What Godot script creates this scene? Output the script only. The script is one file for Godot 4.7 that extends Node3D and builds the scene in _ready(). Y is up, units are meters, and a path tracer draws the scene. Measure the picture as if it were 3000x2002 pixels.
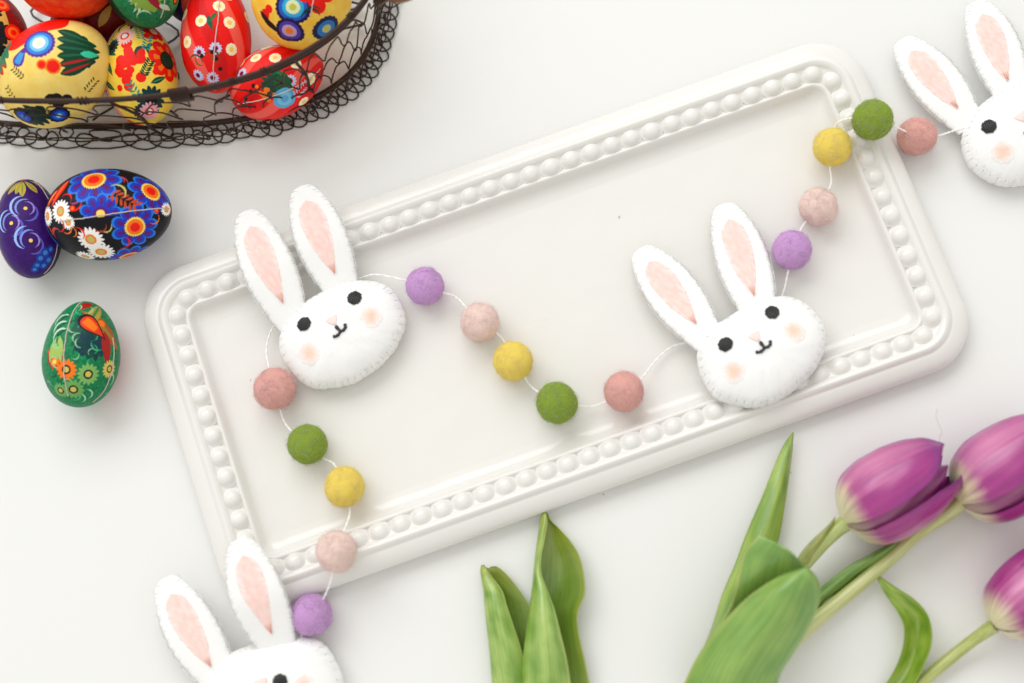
extends Node3D
# A white table seen from above: a beaded serving tray, a felt garland, patterned fabric eggs, a wire basket, tulips.
# Plan figures are read off the table in a 2350 x 1568 plan; heights are millimetres above the table top.

const MM := 0.001
var cam: Camera3D
var eye: Vector3
var axes: Basis
var names := {}
var rng := RandomNumberGenerator.new()
var bumps := FastNoiseLite.new()
var M := {}


func _ready():
	rng.seed = 11
	bumps.seed = 5
	bumps.frequency = 1.0
	# ---- camera ----
	cam = Camera3D.new()
	cam.name = "camera"
	add_child(cam)
	eye = Vector3(0.04118, 0.76861, 0.14362)
	cam.look_at_from_position(eye, Vector3.ZERO, Vector3(0, 0, -1))
	cam.fov = 27.02
	cam.near = 0.05
	cam.far = 20.0
	var lens := CameraAttributesPhysical.new()
	lens.frustum_focal_length = 49.9
	lens.frustum_near = 0.05
	lens.frustum_far = 20.0
	lens.frustum_focus_distance = 0.784
	lens.exposure_aperture = 2.7
	cam.attributes = lens
	cam.fov = 27.02
	axes = cam.basis
	# ---- light: a bright white room, a tall window beyond the far side of the table ----
	var env := Environment.new()
	env.background_mode = Environment.BG_COLOR
	env.background_color = Color(0.995, 0.988, 0.972)
	env.background_energy_multiplier = 0.8
	env.tonemap_mode = Environment.TONE_MAPPER_LINEAR
	env.tonemap_exposure = 1.05
	env.sdfgi_enabled = true
	env.ssao_enabled = true
	env.ssil_enabled = true
	var we := WorldEnvironment.new()
	we.name = "room_air"
	we.environment = env
	add_child(we)
	var win := AreaLight3D.new()
	win.name = "window_light"
	win.area_size = Vector2(3.8, 1.9)
	win.light_energy = 7.0
	win.light_color = Color(0.985, 0.992, 1.0)
	win.shadow_enabled = true
	win.area_range = 8.0
	add_child(win)
	win.look_at_from_position(Vector3(-1.1, 2.4, -2.1), Vector3(0, 0, 0), Vector3.UP)
	materials()
	# ---- setting ----
	table()
	# ---- things ----
	tray()
	basket()
	eggs()
	bunnies()
	balls()
	garland_string()
	tulips()
	small_marks()


# ================= helpers =================

func at(x: float, y: float, h := 0.0) -> Vector3:
	var k := 3000.0 / 2350.0
	var d: Vector3 = -axes.z * 4167.0 + axes.x * (x * k - 1500.0) - axes.y * (y * k - 1001.0)
	return eye + d * ((h * MM - eye.y) / d.y)


func srgb(r: float, g: float, b: float) -> Color:
	return Color(r / 255.0, g / 255.0, b / 255.0)


func lin(r: float, g: float, b: float) -> Color:
	return srgb(r, g, b).srgb_to_linear()


func numbered(called: String) -> String:
	var n: int = names.get(called, 0)
	names[called] = n + 1
	return called if n == 0 else "%s_%03d" % [called, n]


func tag(o: Node3D, label: String, category := "", group := "", kind := ""):
	o.set_meta("label", label)
	if category:
		o.set_meta("category", category)
	if group:
		o.set_meta("group", group)
	if kind:
		o.set_meta("kind", kind)
	return o


func thing(called: String, label: String, category: String, where: Vector3, group := "") -> Node3D:
	var o := Node3D.new()
	o.name = numbered(called)
	o.position = where
	add_child(o)
	tag(o, label, category, group)
	return o


func part(called: String, m: Mesh, mat: Material, parent: Node3D, stuff := false) -> MeshInstance3D:
	var o := MeshInstance3D.new()
	o.name = numbered(called) if parent == self else called
	o.mesh = m
	o.material_override = mat
	if stuff:
		o.set_meta("kind", "stuff")
	parent.add_child(o, true)
	return o


func base_of(o: Node3D) -> Vector3:
	return o.position if o.get_parent() == self else o.position + (o.get_parent() as Node3D).position


class Geo:
	var v := PackedVector3Array()
	var n := PackedVector3Array()
	var c := PackedColorArray()
	var uv := PackedVector2Array()
	var ix := PackedInt32Array()
	var shift := Vector3.ZERO

	func grid(rows: Array, wrap := false, flip := false, cols = null, uvs = null):
		var first := v.size()
		var nr := rows.size()
		var w: int = rows[0].size()
		var cells := w - 1
		if wrap:
			cells = w
		var nn := PackedVector3Array()
		nn.resize(nr * w)
		for i in nr - 1:
			var ra: PackedVector3Array = rows[i]
			var rb: PackedVector3Array = rows[i + 1]
			for j in cells:
				var k := (j + 1) % w
				var a := ra[j]
				var b := ra[k]
				var d := rb[j]
				var e := rb[k]
				var m := (d - a).cross(b - a) + (d - b).cross(e - b) * -1.0
				m = (e - a).cross(b - d) if m.length_squared() < 1e-30 else (e - a).cross(b - d)
				if flip:
					m = -m
				nn[i * w + j] += m
				nn[i * w + k] += m
				nn[(i + 1) * w + j] += m
				nn[(i + 1) * w + k] += m
		# rows that close to one point share one normal
		for i in [0, nr - 1]:
			var r: PackedVector3Array = rows[i]
			if r[0].distance_squared_to(r[w / 2]) < 1e-14:
				var s := Vector3.ZERO
				for j in w:
					s += nn[i * w + j]
				for j in w:
					nn[i * w + j] = s
		var wide := cells + 1
		for i in nr:
			var r: PackedVector3Array = rows[i]
			for j in wide:
				var k := j % w
				v.append(r[k] - shift)
				n.append(nn[i * w + k].normalized())
				c.append(cols[i][k] if cols != null else Color.WHITE)
				uv.append(uvs[i][j] if uvs != null else Vector2(j / float(wide - 1), i / float(nr - 1)))
		for i in nr - 1:
			for j in cells:
				var a := first + i * wide + j
				if flip:
					ix.append_array(PackedInt32Array([a, a + wide, a + 1, a + 1, a + wide, a + wide + 1]))
				else:
					ix.append_array(PackedInt32Array([a, a + 1, a + wide, a + 1, a + wide + 1, a + wide]))

	func tube(path: PackedVector3Array, radius, sides := 6, col := Color.WHITE, cap := true):
		var rows := []
		var cols := []
		var nb := path.size()
		var side := Vector3.ZERO
		for i in nb:
			var t := (path[mini(i + 1, nb - 1)] - path[maxi(i - 1, 0)]).normalized()
			if t == Vector3.ZERO:
				t = Vector3.RIGHT
			if i == 0:
				side = t.cross(Vector3.UP if absf(t.y) < 0.9 else Vector3.RIGHT).normalized()
			else:
				side = (side - t * side.dot(t)).normalized()
			var other := t.cross(side)
			var rad: float = radius[i] if radius is PackedFloat32Array or radius is Array else radius
			var r := PackedVector3Array()
			var cc := PackedColorArray()
			for k in sides:
				var a := TAU * k / sides
				r.append(path[i] + (side * cos(a) + other * sin(a)) * rad)
				cc.append(col)
			if cap and i == 0:
				var e := PackedVector3Array()
				for k in sides:
					e.append(path[i] - t * rad * 0.4)
				rows.append(e)
				cols.append(cc)
			rows.append(r)
			cols.append(cc)
			if cap and i == nb - 1:
				var e := PackedVector3Array()
				for k in sides:
					e.append(path[i] + t * rad * 0.4)
				rows.append(e)
				cols.append(cc)
		grid(rows, true, true, cols)

	func strand(p: PackedVector3Array, wide: Vector3, col: Color):
		# a fibre of three sides that ends in a point
		var first := v.size()
		var t := (p[1] - p[0]).normalized()
		var b := t.cross(wide).normalized() * wide.length()
		var off := [wide, b * 0.87 - wide * 0.5, -b * 0.87 - wide * 0.5]
		for i in p.size() - 1:
			for k in 3:
				v.append(p[i] + off[k] - shift)
				n.append(off[k].normalized())
				c.append(col)
				uv.append(Vector2(k / 3.0, i))
		v.append(p[p.size() - 1] - shift)
		n.append(t)
		c.append(col)
		uv.append(Vector2.ONE)
		var last := v.size() - 1
		for i in p.size() - 2:
			for k in 3:
				var a := first + i * 3 + k
				var d := first + i * 3 + (k + 1) % 3
				ix.append_array(PackedInt32Array([a, a + 3, d, d, a + 3, d + 3]))
		for k in 3:
			ix.append_array(PackedInt32Array([first + (p.size() - 2) * 3 + k, last, first + (p.size() - 2) * 3 + (k + 1) % 3]))

	func mesh() -> ArrayMesh:
		var a := []
		a.resize(Mesh.ARRAY_MAX)
		a[Mesh.ARRAY_VERTEX] = v
		a[Mesh.ARRAY_NORMAL] = n
		a[Mesh.ARRAY_COLOR] = c
		a[Mesh.ARRAY_TEX_UV] = uv
		a[Mesh.ARRAY_INDEX] = ix
		var m := ArrayMesh.new()
		m.add_surface_from_arrays(Mesh.PRIMITIVE_TRIANGLES, a)
		return m


func geo(o: Node3D = null) -> Geo:
	var g := Geo.new()
	if o:
		g.shift = base_of(o)
	return g


func spline(p: Array, n: int, closed := false) -> PackedVector3Array:
	var out := PackedVector3Array()
	var m := p.size()
	for i in n:
		var s := i / float(n if closed else n - 1) * (m if closed else m - 1)
		var k := mini(int(s), (m if closed else m - 1) - 1)
		var f := s - k
		var a: Vector3 = p[(k - 1 + m) % m] if closed else p[maxi(k - 1, 0)]
		var b: Vector3 = p[k]
		var c: Vector3 = p[(k + 1) % m]
		var d: Vector3 = p[(k + 2) % m] if closed else p[mini(k + 2, m - 1)]
		out.append(b.cubic_interpolate(c, a, d, f))
	return out


func table_at(t: Array, s: float) -> float:
	# value at s in a list of [place, value] pairs, smoothly joined
	for i in t.size() - 1:
		if s <= t[i + 1][0]:
			var f: float = (s - t[i][0]) / (t[i + 1][0] - t[i][0])
			return cubic_interpolate(t[i][1], t[i + 1][1], t[maxi(i - 1, 0)][1], t[mini(i + 2, t.size() - 1)][1], f)
	return t[t.size() - 1][1]


func paint_material(color: Color, rough := 0.7) -> StandardMaterial3D:
	var m := StandardMaterial3D.new()
	m.albedo_color = color
	m.roughness = rough
	return m


func noise_tex(size: int, freq: float, lo: Color, hi: Color, seed_: int, oct := 4, stretch := Vector2.ONE) -> ImageTexture:
	var f := FastNoiseLite.new()
	f.seed = seed_
	f.frequency = freq
	f.noise_type = FastNoiseLite.TYPE_SIMPLEX_SMOOTH
	f.fractal_octaves = oct
	var im := Image.create(size, size, false, Image.FORMAT_RGB8)
	for y in size:
		for x in size:
			var fx := x / float(size)
			var fy := y / float(size)
			# blend across the border, so that the picture repeats without a seam
			var wx := clampf((fx - 0.85) / 0.15, 0, 1)
			var p := f.get_noise_2d(x * stretch.x, y * stretch.y)
			if wx > 0:
				p = lerpf(p, f.get_noise_2d((x - size) * stretch.x, y * stretch.y), wx)
			var wy := clampf((fy - 0.85) / 0.15, 0, 1)
			if wy > 0:
				p = lerpf(p, f.get_noise_2d(x * stretch.x, (y - size) * stretch.y), wy)
			im.set_pixel(x, y, lo.lerp(hi, clampf(p * 0.8 + 0.5, 0, 1)))
	return ImageTexture.create_from_image(im)


func fibre_tex(size: int, count: int, length: float, seed_: int) -> ImageTexture:
	# matted wool: many short curved hairs on mid grey
	var r := RandomNumberGenerator.new()
	r.seed = seed_
	var im := Image.create(size, size, false, Image.FORMAT_RGB8)
	im.fill(Color(0.62, 0.62, 0.62))
	for i in count:
		var p := Vector2(r.randf() * size, r.randf() * size)
		var a := r.randf() * TAU
		var bend := r.randf_range(-0.09, 0.09)
		var g := r.randf_range(0.45, 1.0)
		for k in int(length * r.randf_range(0.5, 1.2)):
			p += Vector2(cos(a), sin(a))
			a += bend
			im.set_pixel(posmod(int(p.x), size), posmod(int(p.y), size), Color(g, g, g))
	return ImageTexture.create_from_image(im)


func materials():
	var wool := fibre_tex(512, 5200, 34, 3)
	M.wool = wool
	var t := StandardMaterial3D.new()
	t.albedo_color = srgb(232, 232, 229)
	t.roughness = 0.42
	t.metallic_specular = 0.35
	t.roughness_texture = noise_tex(256, 0.02, Color(0.75, 0.75, 0.75), Color(1, 1, 1), 21)
	t.uv1_triplanar = true
	t.uv1_scale = Vector3.ONE * 4.0
	M.table = t
	var g := StandardMaterial3D.new()
	g.albedo_color = srgb(231, 229, 224)
	g.roughness = 0.16
	g.metallic_specular = 0.5
	g.heightmap_enabled = true
	g.heightmap_texture = noise_tex(256, 0.012, Color.BLACK, Color.WHITE, 8, 2)
	g.heightmap_scale = 0.035
	g.uv1_triplanar = true
	g.uv1_scale = Vector3.ONE * 9.0
	M.glaze = g
	for k in ["purple", "pale_pink", "yellow", "green", "rose"]:
		var col: Color = {"purple": srgb(216, 165, 224), "pale_pink": srgb(255, 224, 213), "yellow": srgb(255, 226, 104), "green": srgb(142, 168, 58), "rose": srgb(240, 178, 168)}[k]
		var m := paint_material(col, 0.95)
		m.albedo_texture = wool_tint(wool, 0.84, 1.0)
		m.uv1_triplanar = true
		m.uv1_scale = Vector3.ONE * 40.0
		m.heightmap_enabled = true
		m.heightmap_texture = wool
		m.heightmap_scale = 0.004
		m.rim_enabled = true
		m.rim = 0.35
		m.rim_tint = 0.7
		m.metallic_specular = 0.2
		M["felt_" + k] = m
		var z := paint_material(col.lerp(Color.WHITE, 0.42), 0.9)
		z.metallic_specular = 0.2
		z.vertex_color_use_as_albedo = true
		M["fuzz_" + k] = z
	var w := paint_material(srgb(250, 250, 248), 0.95)
	w.albedo_texture = wool_tint(wool, 0.955, 1.0)
	w.uv1_triplanar = true
	w.uv1_scale = Vector3.ONE * 34.0
	w.heightmap_enabled = true
	w.heightmap_texture = wool
	w.heightmap_scale = 0.005
	w.metallic_specular = 0.15
	M.white_felt = w
	M.white_fuzz = paint_material(srgb(254, 254, 253), 0.9)
	M.white_fuzz.vertex_color_use_as_albedo = true
	M.white_fuzz.backlight_enabled = true
	M.white_fuzz.backlight = Color(0.9, 0.9, 0.9)
	var p := w.duplicate()
	p.albedo_color = Color.WHITE
	p.vertex_color_use_as_albedo = true
	M.dyed_felt = p
	var th := paint_material(srgb(250, 249, 245), 0.7)
	M.white_thread = th
	var bk := paint_material(srgb(42, 40, 42), 0.32)
	bk.rim_enabled = true
	bk.rim = 0.3
	M.black_thread = bk
	M.pink_thread = paint_material(srgb(250, 222, 216), 0.6)
	M.coral_thread = paint_material(srgb(250, 192, 168), 0.6)
	var wire := paint_material(srgb(56, 39, 32), 0.34)
	wire.metallic_specular = 0.3
	M.wire = wire
	var wood := paint_material(srgb(150, 104, 62), 0.5)
	wood.albedo_texture = noise_tex(128, 0.06, Color(0.6, 0.6, 0.6), Color.WHITE, 4, 3, Vector2(1, 0.1))
	M.wood = wood
	var leaf := paint_material(Color.WHITE, 0.34)
	leaf.vertex_color_use_as_albedo = true
	leaf.albedo_texture = noise_tex(512, 0.05, Color(0.84, 0.88, 0.8), Color(1, 1, 1), 12, 4, Vector2(1.6, 0.06))
	leaf.heightmap_enabled = true
	leaf.heightmap_texture = noise_tex(512, 0.05, Color.BLACK, Color.WHITE, 13, 3, Vector2(1.8, 0.03))
	leaf.heightmap_scale = 0.006
	leaf.backlight_enabled = true
	leaf.backlight = Color(0.5, 0.5, 0.5)
	leaf.metallic_specular = 0.5
	leaf.clearcoat_enabled = true
	leaf.clearcoat = 0.8
	leaf.clearcoat_roughness = 0.27
	M.leaf = leaf
	var pet := paint_material(Color.WHITE, 0.34)
	pet.vertex_color_use_as_albedo = true
	pet.albedo_texture = noise_tex(256, 0.05, Color(0.9, 0.88, 0.9), Color(1, 1, 1), 15, 3, Vector2(1.5, 0.06))
	pet.heightmap_enabled = true
	pet.heightmap_texture = noise_tex(256, 0.06, Color.BLACK, Color.WHITE, 16, 3, Vector2(1.5, 0.04))
	pet.heightmap_scale = 0.008
	pet.backlight_enabled = true
	pet.backlight = Color(0.24, 0.24, 0.24)
	pet.clearcoat_enabled = true
	pet.clearcoat = 0.4
	pet.clearcoat_roughness = 0.34
	M.petal = pet
	M.crumb = paint_material(srgb(150, 104, 66), 0.8)
	M.lint = paint_material(srgb(222, 219, 214), 0.8)


func wool_tint(src: ImageTexture, lo: float, hi: float) -> ImageTexture:
	var key := "tint%d_%d" % [lo * 100, hi * 100]
	if not M.has(key):
		var im: Image = src.get_image().duplicate()
		for y in im.get_height():
			for x in im.get_width():
				var g := lerpf(lo, hi, clampf((im.get_pixel(x, y).r - 0.45) / 0.55, 0, 1))
				im.set_pixel(x, y, Color(g, g, g))
		M[key] = ImageTexture.create_from_image(im)
	return M[key]


# ================= setting =================

func table():
	var b := BoxMesh.new()
	b.size = Vector3(3.2, 0.04, 2.4)
	var o := part("table_top", b, M.table, self)
	o.position = Vector3(0, -0.02, 0)
	tag(o, "smooth white table top under everything", "", "", "structure")


# ================= tray =================

const TRAY_A := 212.7
const TRAY_B := 98.6

func round_rect(s: float, h: float) -> PackedVector3Array:
	var r := PackedVector3Array()
	var a := TRAY_A - s
	var b := TRAY_B - s
	var rr := minf(maxf(29.0 - 0.82 * s, 7.0), b)
	for q in 4:
		var cx := (a - rr) * (1 if q == 0 or q == 3 else -1)
		var cz := (b - rr) * (1 if q < 2 else -1)
		for k in 13:
			var w := PI / 2 * (q + k / 12.0)
			r.append(Vector3((cx + rr * cos(w)) * MM, h * MM, (cz + rr * sin(w)) * MM))
		# the straight side that follows
		var d := PI / 2 * (q + 1)
		var nq := (q + 1) % 4
		var ex := (a - rr) * (1 if nq == 0 or nq == 3 else -1)
		var ez := (b - rr) * (1 if nq < 2 else -1)
		var from := r[r.size() - 1]
		var to := Vector3((ex + rr * cos(d)) * MM, h * MM, (ez + rr * sin(d)) * MM)
		for k in range(1, 8):
			r.append(from.lerp(to, k / 8.0))
	return r


func tray_band(profile: Array) -> ArrayMesh:
	var p := []
	for q in profile:
		p.append(Vector3(q[0], q[1], 0))
	var line := spline(p, profile.size() * 4)
	var rows := []
	for q in line:
		var r := round_rect(q.x, q.y)
		for i in r.size():
			# hand-cast ware is never quite true
			r[i].y += 0.00025 * bumps.get_noise_2d(r[i].x * 14.0, r[i].z * 14.0)
		rows.append(r)
	var g := geo()
	g.grid(rows, true, false)
	return g.mesh()


func tray():
	var o := thing("serving_tray", "large rectangular white glazed ceramic tray with a beaded rim", "tray", Vector3(0.0208, 0, -0.0116))
	o.rotation.y = deg_to_rad(19.42)
	part("outer_rim", tray_band([[7, 0.4], [3, 2.2], [0.8, 4.2], [0, 6.2], [0.8, 8.4], [2.8, 10.3], [5.4, 11.8], [8.0, 12.8], [9.5, 13.1], [10.7, 14.2], [12.3, 15.2], [13.6, 14.9], [14.8, 14.0]]), M.glaze, o)
	part("bead_channel", tray_band([[14.8, 14.0], [15.4, 13.1], [16.4, 12.4], [18.5, 11.8], [21.5, 11.0], [23.2, 10.9], [24.2, 11.9], [25.3, 12.0], [26.3, 11.0]]), M.glaze, o)
	part("well", tray_band([[26.3, 11.0], [27.2, 9.2], [28.8, 7.0], [31.5, 5.4], [35.5, 4.6], [40, 4.35], [60, 4.3], [80, 4.3], [98.6, 4.3]]), M.glaze, o)
	var dome := [[0.0, 3.7], [1.4, 3.55], [2.7, 3.05], [3.7, 2.3], [4.5, 1.45], [5.1, 0.75], [5.7, 0.25], [6.5, -0.15]]
	var turned := []
	for i in 22:
		var q := i / 21.0 * 6.4
		var r0 := PackedVector3Array()
		for j in 24:
			r0.append(Vector3(q * cos(TAU * j / 24.0), table_at(dome, q), q * sin(TAU * j / 24.0)) * MM)
		turned.append(r0)
	var bg := geo()
	bg.grid(turned, true, true)
	var s := bg.mesh()
	# beads all round, in step along a rounded rectangle
	var ring := round_rect(19.4, 0)
	var total := 0.0
	for i in ring.size():
		total += ring[i].distance_to(ring[(i + 1) % ring.size()])
	var count := int(round(total / 0.0118))
	var step := total / count
	var go := step * 0.4
	var r := RandomNumberGenerator.new()
	r.seed = 4
	for i in ring.size():
		var a := ring[i]
		var b := ring[(i + 1) % ring.size()]
		var d := a.distance_to(b)
		while go < d:
			var p := a.lerp(b, go / d)
			var bead := part("bead", s, M.glaze, o)
			var inward := Vector3.UP.cross(b - a).normalized()
			if inward.dot(p) > 0:
				inward = -inward
			var up := (Vector3.UP + inward * 0.16).normalized()
			var fore := (b - a).normalized()
			bead.basis = Basis(up.cross(fore).normalized(), up, fore).scaled(Vector3.ONE * r.randf_range(0.96, 1.03))
			bead.position = p + Vector3(r.randf_range(-.2, .2), 11.7 + r.randf_range(-.2, .2), r.randf_range(-.2, .2)) * MM
			go += step
		go -= d


# ================= felt balls and string =================

func ball_mesh(seed_: int) -> ArrayMesh:
	var f := FastNoiseLite.new()
	f.seed = seed_
	f.frequency = 1.1
	var rows := []
	for i in 25:
		var a := PI * i / 24.0
		var r := PackedVector3Array()
		for j in 36:
			var b := TAU * j / 36.0
			var n := Vector3(cos(b) * sin(a), cos(a), sin(b) * sin(a))
			r.append(n * (1.0 + 0.07 * f.get_noise_3dv(n) + 0.01 * f.get_noise_3dv(n * 4.0)))
		rows.append(r)
	var g := geo()
	g.grid(rows, true, true)
	return g.mesh()


func ball_fuzz(seed_: int) -> ArrayMesh:
	var r := RandomNumberGenerator.new()
	r.seed = seed_
	var g := geo()
	for i in 560:
		var n := Vector3(r.randfn(), r.randfn(), r.randfn()).normalized()
		var t := n.cross(Vector3(r.randfn(), r.randfn(), r.randfn())).normalized()
		var q := n.cross(t)
		var bend := r.randf_range(-0.5, 0.5)
		var lift := r.randf_range(0.01, 0.05) if r.randf() < 0.8 else r.randf_range(0.06, 0.17)
		var length := r.randf_range(0.3, 0.75)
		var p := PackedVector3Array()
		for k in 5:
			var s := k / 4.0
			p.append((n + (t + q * bend * s) * length * s).normalized() * (0.985 + lift * sin(s * 2.4) * 1.0 + 0.01))
		var shade := r.randf_range(0.8, 1.0)
		g.strand(p, q * 0.0058, Color(shade, shade, shade))
	return g.mesh()


func balls():
	var shapes := [ball_mesh(1), ball_mesh(2), ball_mesh(3)]
	var fuzzes := [ball_fuzz(1), ball_fuzz(2)]
	var near := "felt balls of the garland"
	var list := [
		["purple", 975, 657, 44, 4.3, "purple felt ball beside the right cheek of the left tray bunny"],
		["pale_pink", 1101, 740, 45, 4.3, "pale pink felt ball between the purple and yellow balls in mid tray"],
		["yellow", 1177, 829, 45, 4.3, "yellow felt ball in mid tray, just above the lowest green ball of the long swag"],
		["green", 1278, 925, 48, 4.3, "green felt ball at the bottom of the long swag in mid tray"],
		["rose", 1432, 899, 45.5, 4.3, "rose pink felt ball left of the right tray bunny"],
		["purple", 1818, 574, 45, 4.3, "purple felt ball touching the right ear of the right tray bunny"],
		["pale_pink", 1879, 475, 45, 4.3, "pale pink felt ball above the purple ball at the right of the tray"],
		["yellow", 1911, 337, 45, 7.5, "yellow felt ball at the top right corner of the tray, beside the green one"],
		["green", 2003, 275, 46, 17, "green felt ball resting on the beaded rim at the tray's upper right corner"],
		["rose", 2105, 313, 45.5, 0, "rose pink felt ball on the table between tray and the upper right bunny"],
		["rose", 630, 893, 48, 4.3, "dusty rose felt ball under the chin of the left tray bunny"],
		["green", 705, 1020, 45, 4.3, "green felt ball at the left of the tray between rose and yellow"],
		["yellow", 790, 1117, 46, 4.3, "yellow felt ball near the lower left corner of the tray"],
		["pale_pink", 772, 1266, 46, 15, "pale pink felt ball lying on the lower left rim of the tray"],
		["purple", 714, 1412, 46, 0, "purple felt ball on the table beside the ear of the bottom bunny"],
	]
	var i := 0
	for b in list:
		var r: float = b[3] * 0.24 * 0.985
		var o := thing("felt_ball", b[5], "felt ball", at(b[1], b[2], b[4] + r) - Vector3(0, r * MM, 0), near)
		var core := part("wool_core", shapes[i % 3], M["felt_" + b[0]], o)
		core.position = Vector3(0, r * MM, 0)
		core.scale = Vector3(1.0, 0.95 + 0.02 * (i % 3), 1.0 - 0.025 * (i % 2)) * r * MM
		core.rotation = Vector3(i * 1.3, i * 2.1, i * 0.7)
		var fz := part("fuzz", fuzzes[i % 2], M["fuzz_" + b[0]], o, true)
		fz.position = core.position
		fz.scale = core.scale
		fz.rotation = core.rotation
		i += 1


func garland_string():
	var runs := [
		[[655, 1500, 8], [690, 1462, 10], [714, 1412, 11], [740, 1378, 14], [757, 1340, 22], [764, 1308, 26], [772, 1266, 26], [788, 1222, 24], [802, 1180, 16], [798, 1150, 14], [790, 1117, 15], [768, 1068, 14], [742, 1052, 12], [705, 1020, 15], [667, 988, 13], [648, 958, 12], [630, 893, 15], [617, 845, 12], [611, 800, 9], [624, 755, 10], [646, 734, 11], [690, 700, 9], [760, 665, 9], [828, 638, 10], [868, 631, 12], [935, 645, 14], [975, 657, 15], [1018, 672, 14], [1046, 682, 11], [1072, 708, 13], [1101, 740, 15], [1140, 765, 14], [1158, 786, 12], [1177, 829, 15], [1206, 868, 13], [1216, 884, 10], [1238, 902, 13], [1278, 925, 15], [1326, 931, 14], [1360, 933, 9], [1392, 921, 13], [1432, 899, 15], [1474, 866, 14], [1500, 833, 9], [1540, 797, 8], [1592, 781, 10], [1650, 750, 9], [1730, 715, 9], [1784, 692, 10], [1800, 664, 10], [1809, 622, 13], [1818, 574, 15], [1836, 531, 14], [1848, 511, 14], [1879, 475, 15], [1904, 432, 14], [1908, 408, 13], [1905, 383, 15], [1911, 337, 18], [1917, 292, 22], [1931, 277, 26], [1960, 271, 28], [2003, 275, 28], [2049, 288, 24], [2068, 296, 20], [2085, 305, 17], [2105, 313, 11], [2150, 312, 10], [2175, 305, 8], [2200, 297, 9], [2230, 290, 9]],
	]
	var o := thing("garland_string", "thin white cord threading the felt balls and bunnies", "string", at(1278, 925, 0))
	var p := []
	for q in runs[0]:
		p.append(at(q[0], q[1], q[2]))
	var line := spline(p, p.size() * 8)
	var g := geo(o)
	# two plies laid round one another
	for ply in 2:
		var w := PackedVector3Array()
		for i in line.size():
			var t := (line[mini(i + 1, line.size() - 1)] - line[maxi(i - 1, 0)]).normalized()
			var s := t.cross(Vector3.UP).normalized()
			var a := i * 1.15 + PI * ply
			w.append(line[i] + (s * cos(a) + s.cross(t) * sin(a)) * 0.00026)
		g.tube(w, 0.00036, 5)
	part("cord", g.mesh(), M.white_thread, o)


# ================= bunnies =================

class Face:
	var o: Vector3
	var r: Vector3
	var u: Vector3
	var n: Vector3

	func p(x: float, y: float, z: float) -> Vector3:
		return o + (r * x + u * y + n * z) * 0.001


const HEAD_A := 35.3
const HEAD_B := 26.4
const HEAD_H := 12.0

var head_seed := 0.0

func head_edge(w: float) -> float:
	var c := absf(cos(w)) / HEAD_A
	var s := absf(sin(w)) / HEAD_B
	return pow(pow(c, 2.25) + pow(s, 2.25), -1.0 / 2.25) * (1.0 + 0.018 * sin(3.0 * w + 0.6) - 0.03 * sin(w) + 0.045 * bumps.get_noise_2d(cos(w) * 1.1 + head_seed * 6.0, sin(w) * 1.1))


func head_z(x: float, y: float, seed_: float, k := 1.0) -> float:
	var r := minf(Vector2(x, y).length() / (head_edge(atan2(y, x)) * k), 1.0)
	return 1.0 + HEAD_H * pow(maxf(1.0 - pow(r, 2.3), 0.0), 0.62) + 0.7 * (1.0 - r * r) * bumps.get_noise_2d(x * 0.09 + seed_ * 7.0, y * 0.09)


func bunnies():
	var kin := "felt bunny heads of the garland"
	bunny("felt_bunny", "white felt bunny at the left of the tray, ears over its top rim", kin, 785, 765, 12, -29.7, [676, 752, 12, 562, 484, 23, 0], [792, 682, 12, 690, 427, 23, 0], 1.0, Vector2(0, 0), 1.0, 0.0)
	bunny("felt_bunny", "white felt bunny at the right of the tray, chin on the lower rim", kin, 1746, 806, 16, -32.2, [1630, 788, 15, 1466, 572, 9, 0], [1748, 734, 15, 1660, 468, 9, 0], 1.0, Vector2(0, 0), 2.0, 0.25)
	bunny("felt_bunny", "white felt bunny on the bare table, cut off by the right edge", kin, 2345, 303, 7.5, -37, [2228, 292, 7.5, 2066, 92, 6, 0], [2328, 236, 7.5, 2240, 3, 8, 0], 1.0, Vector2(0, 0), 3.0, 0.0)
	bunny("felt_bunny", "white felt bunny at the bottom edge, one ear leaning on the tray corner", kin, 622, 1590, 8, -19, [516, 1580, 8, 376, 1327, 12, 0], [648, 1508, 10, 548, 1236, 26, 0], 1.06, Vector2(-8, -9.5), 4.0, 0.0)


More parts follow.
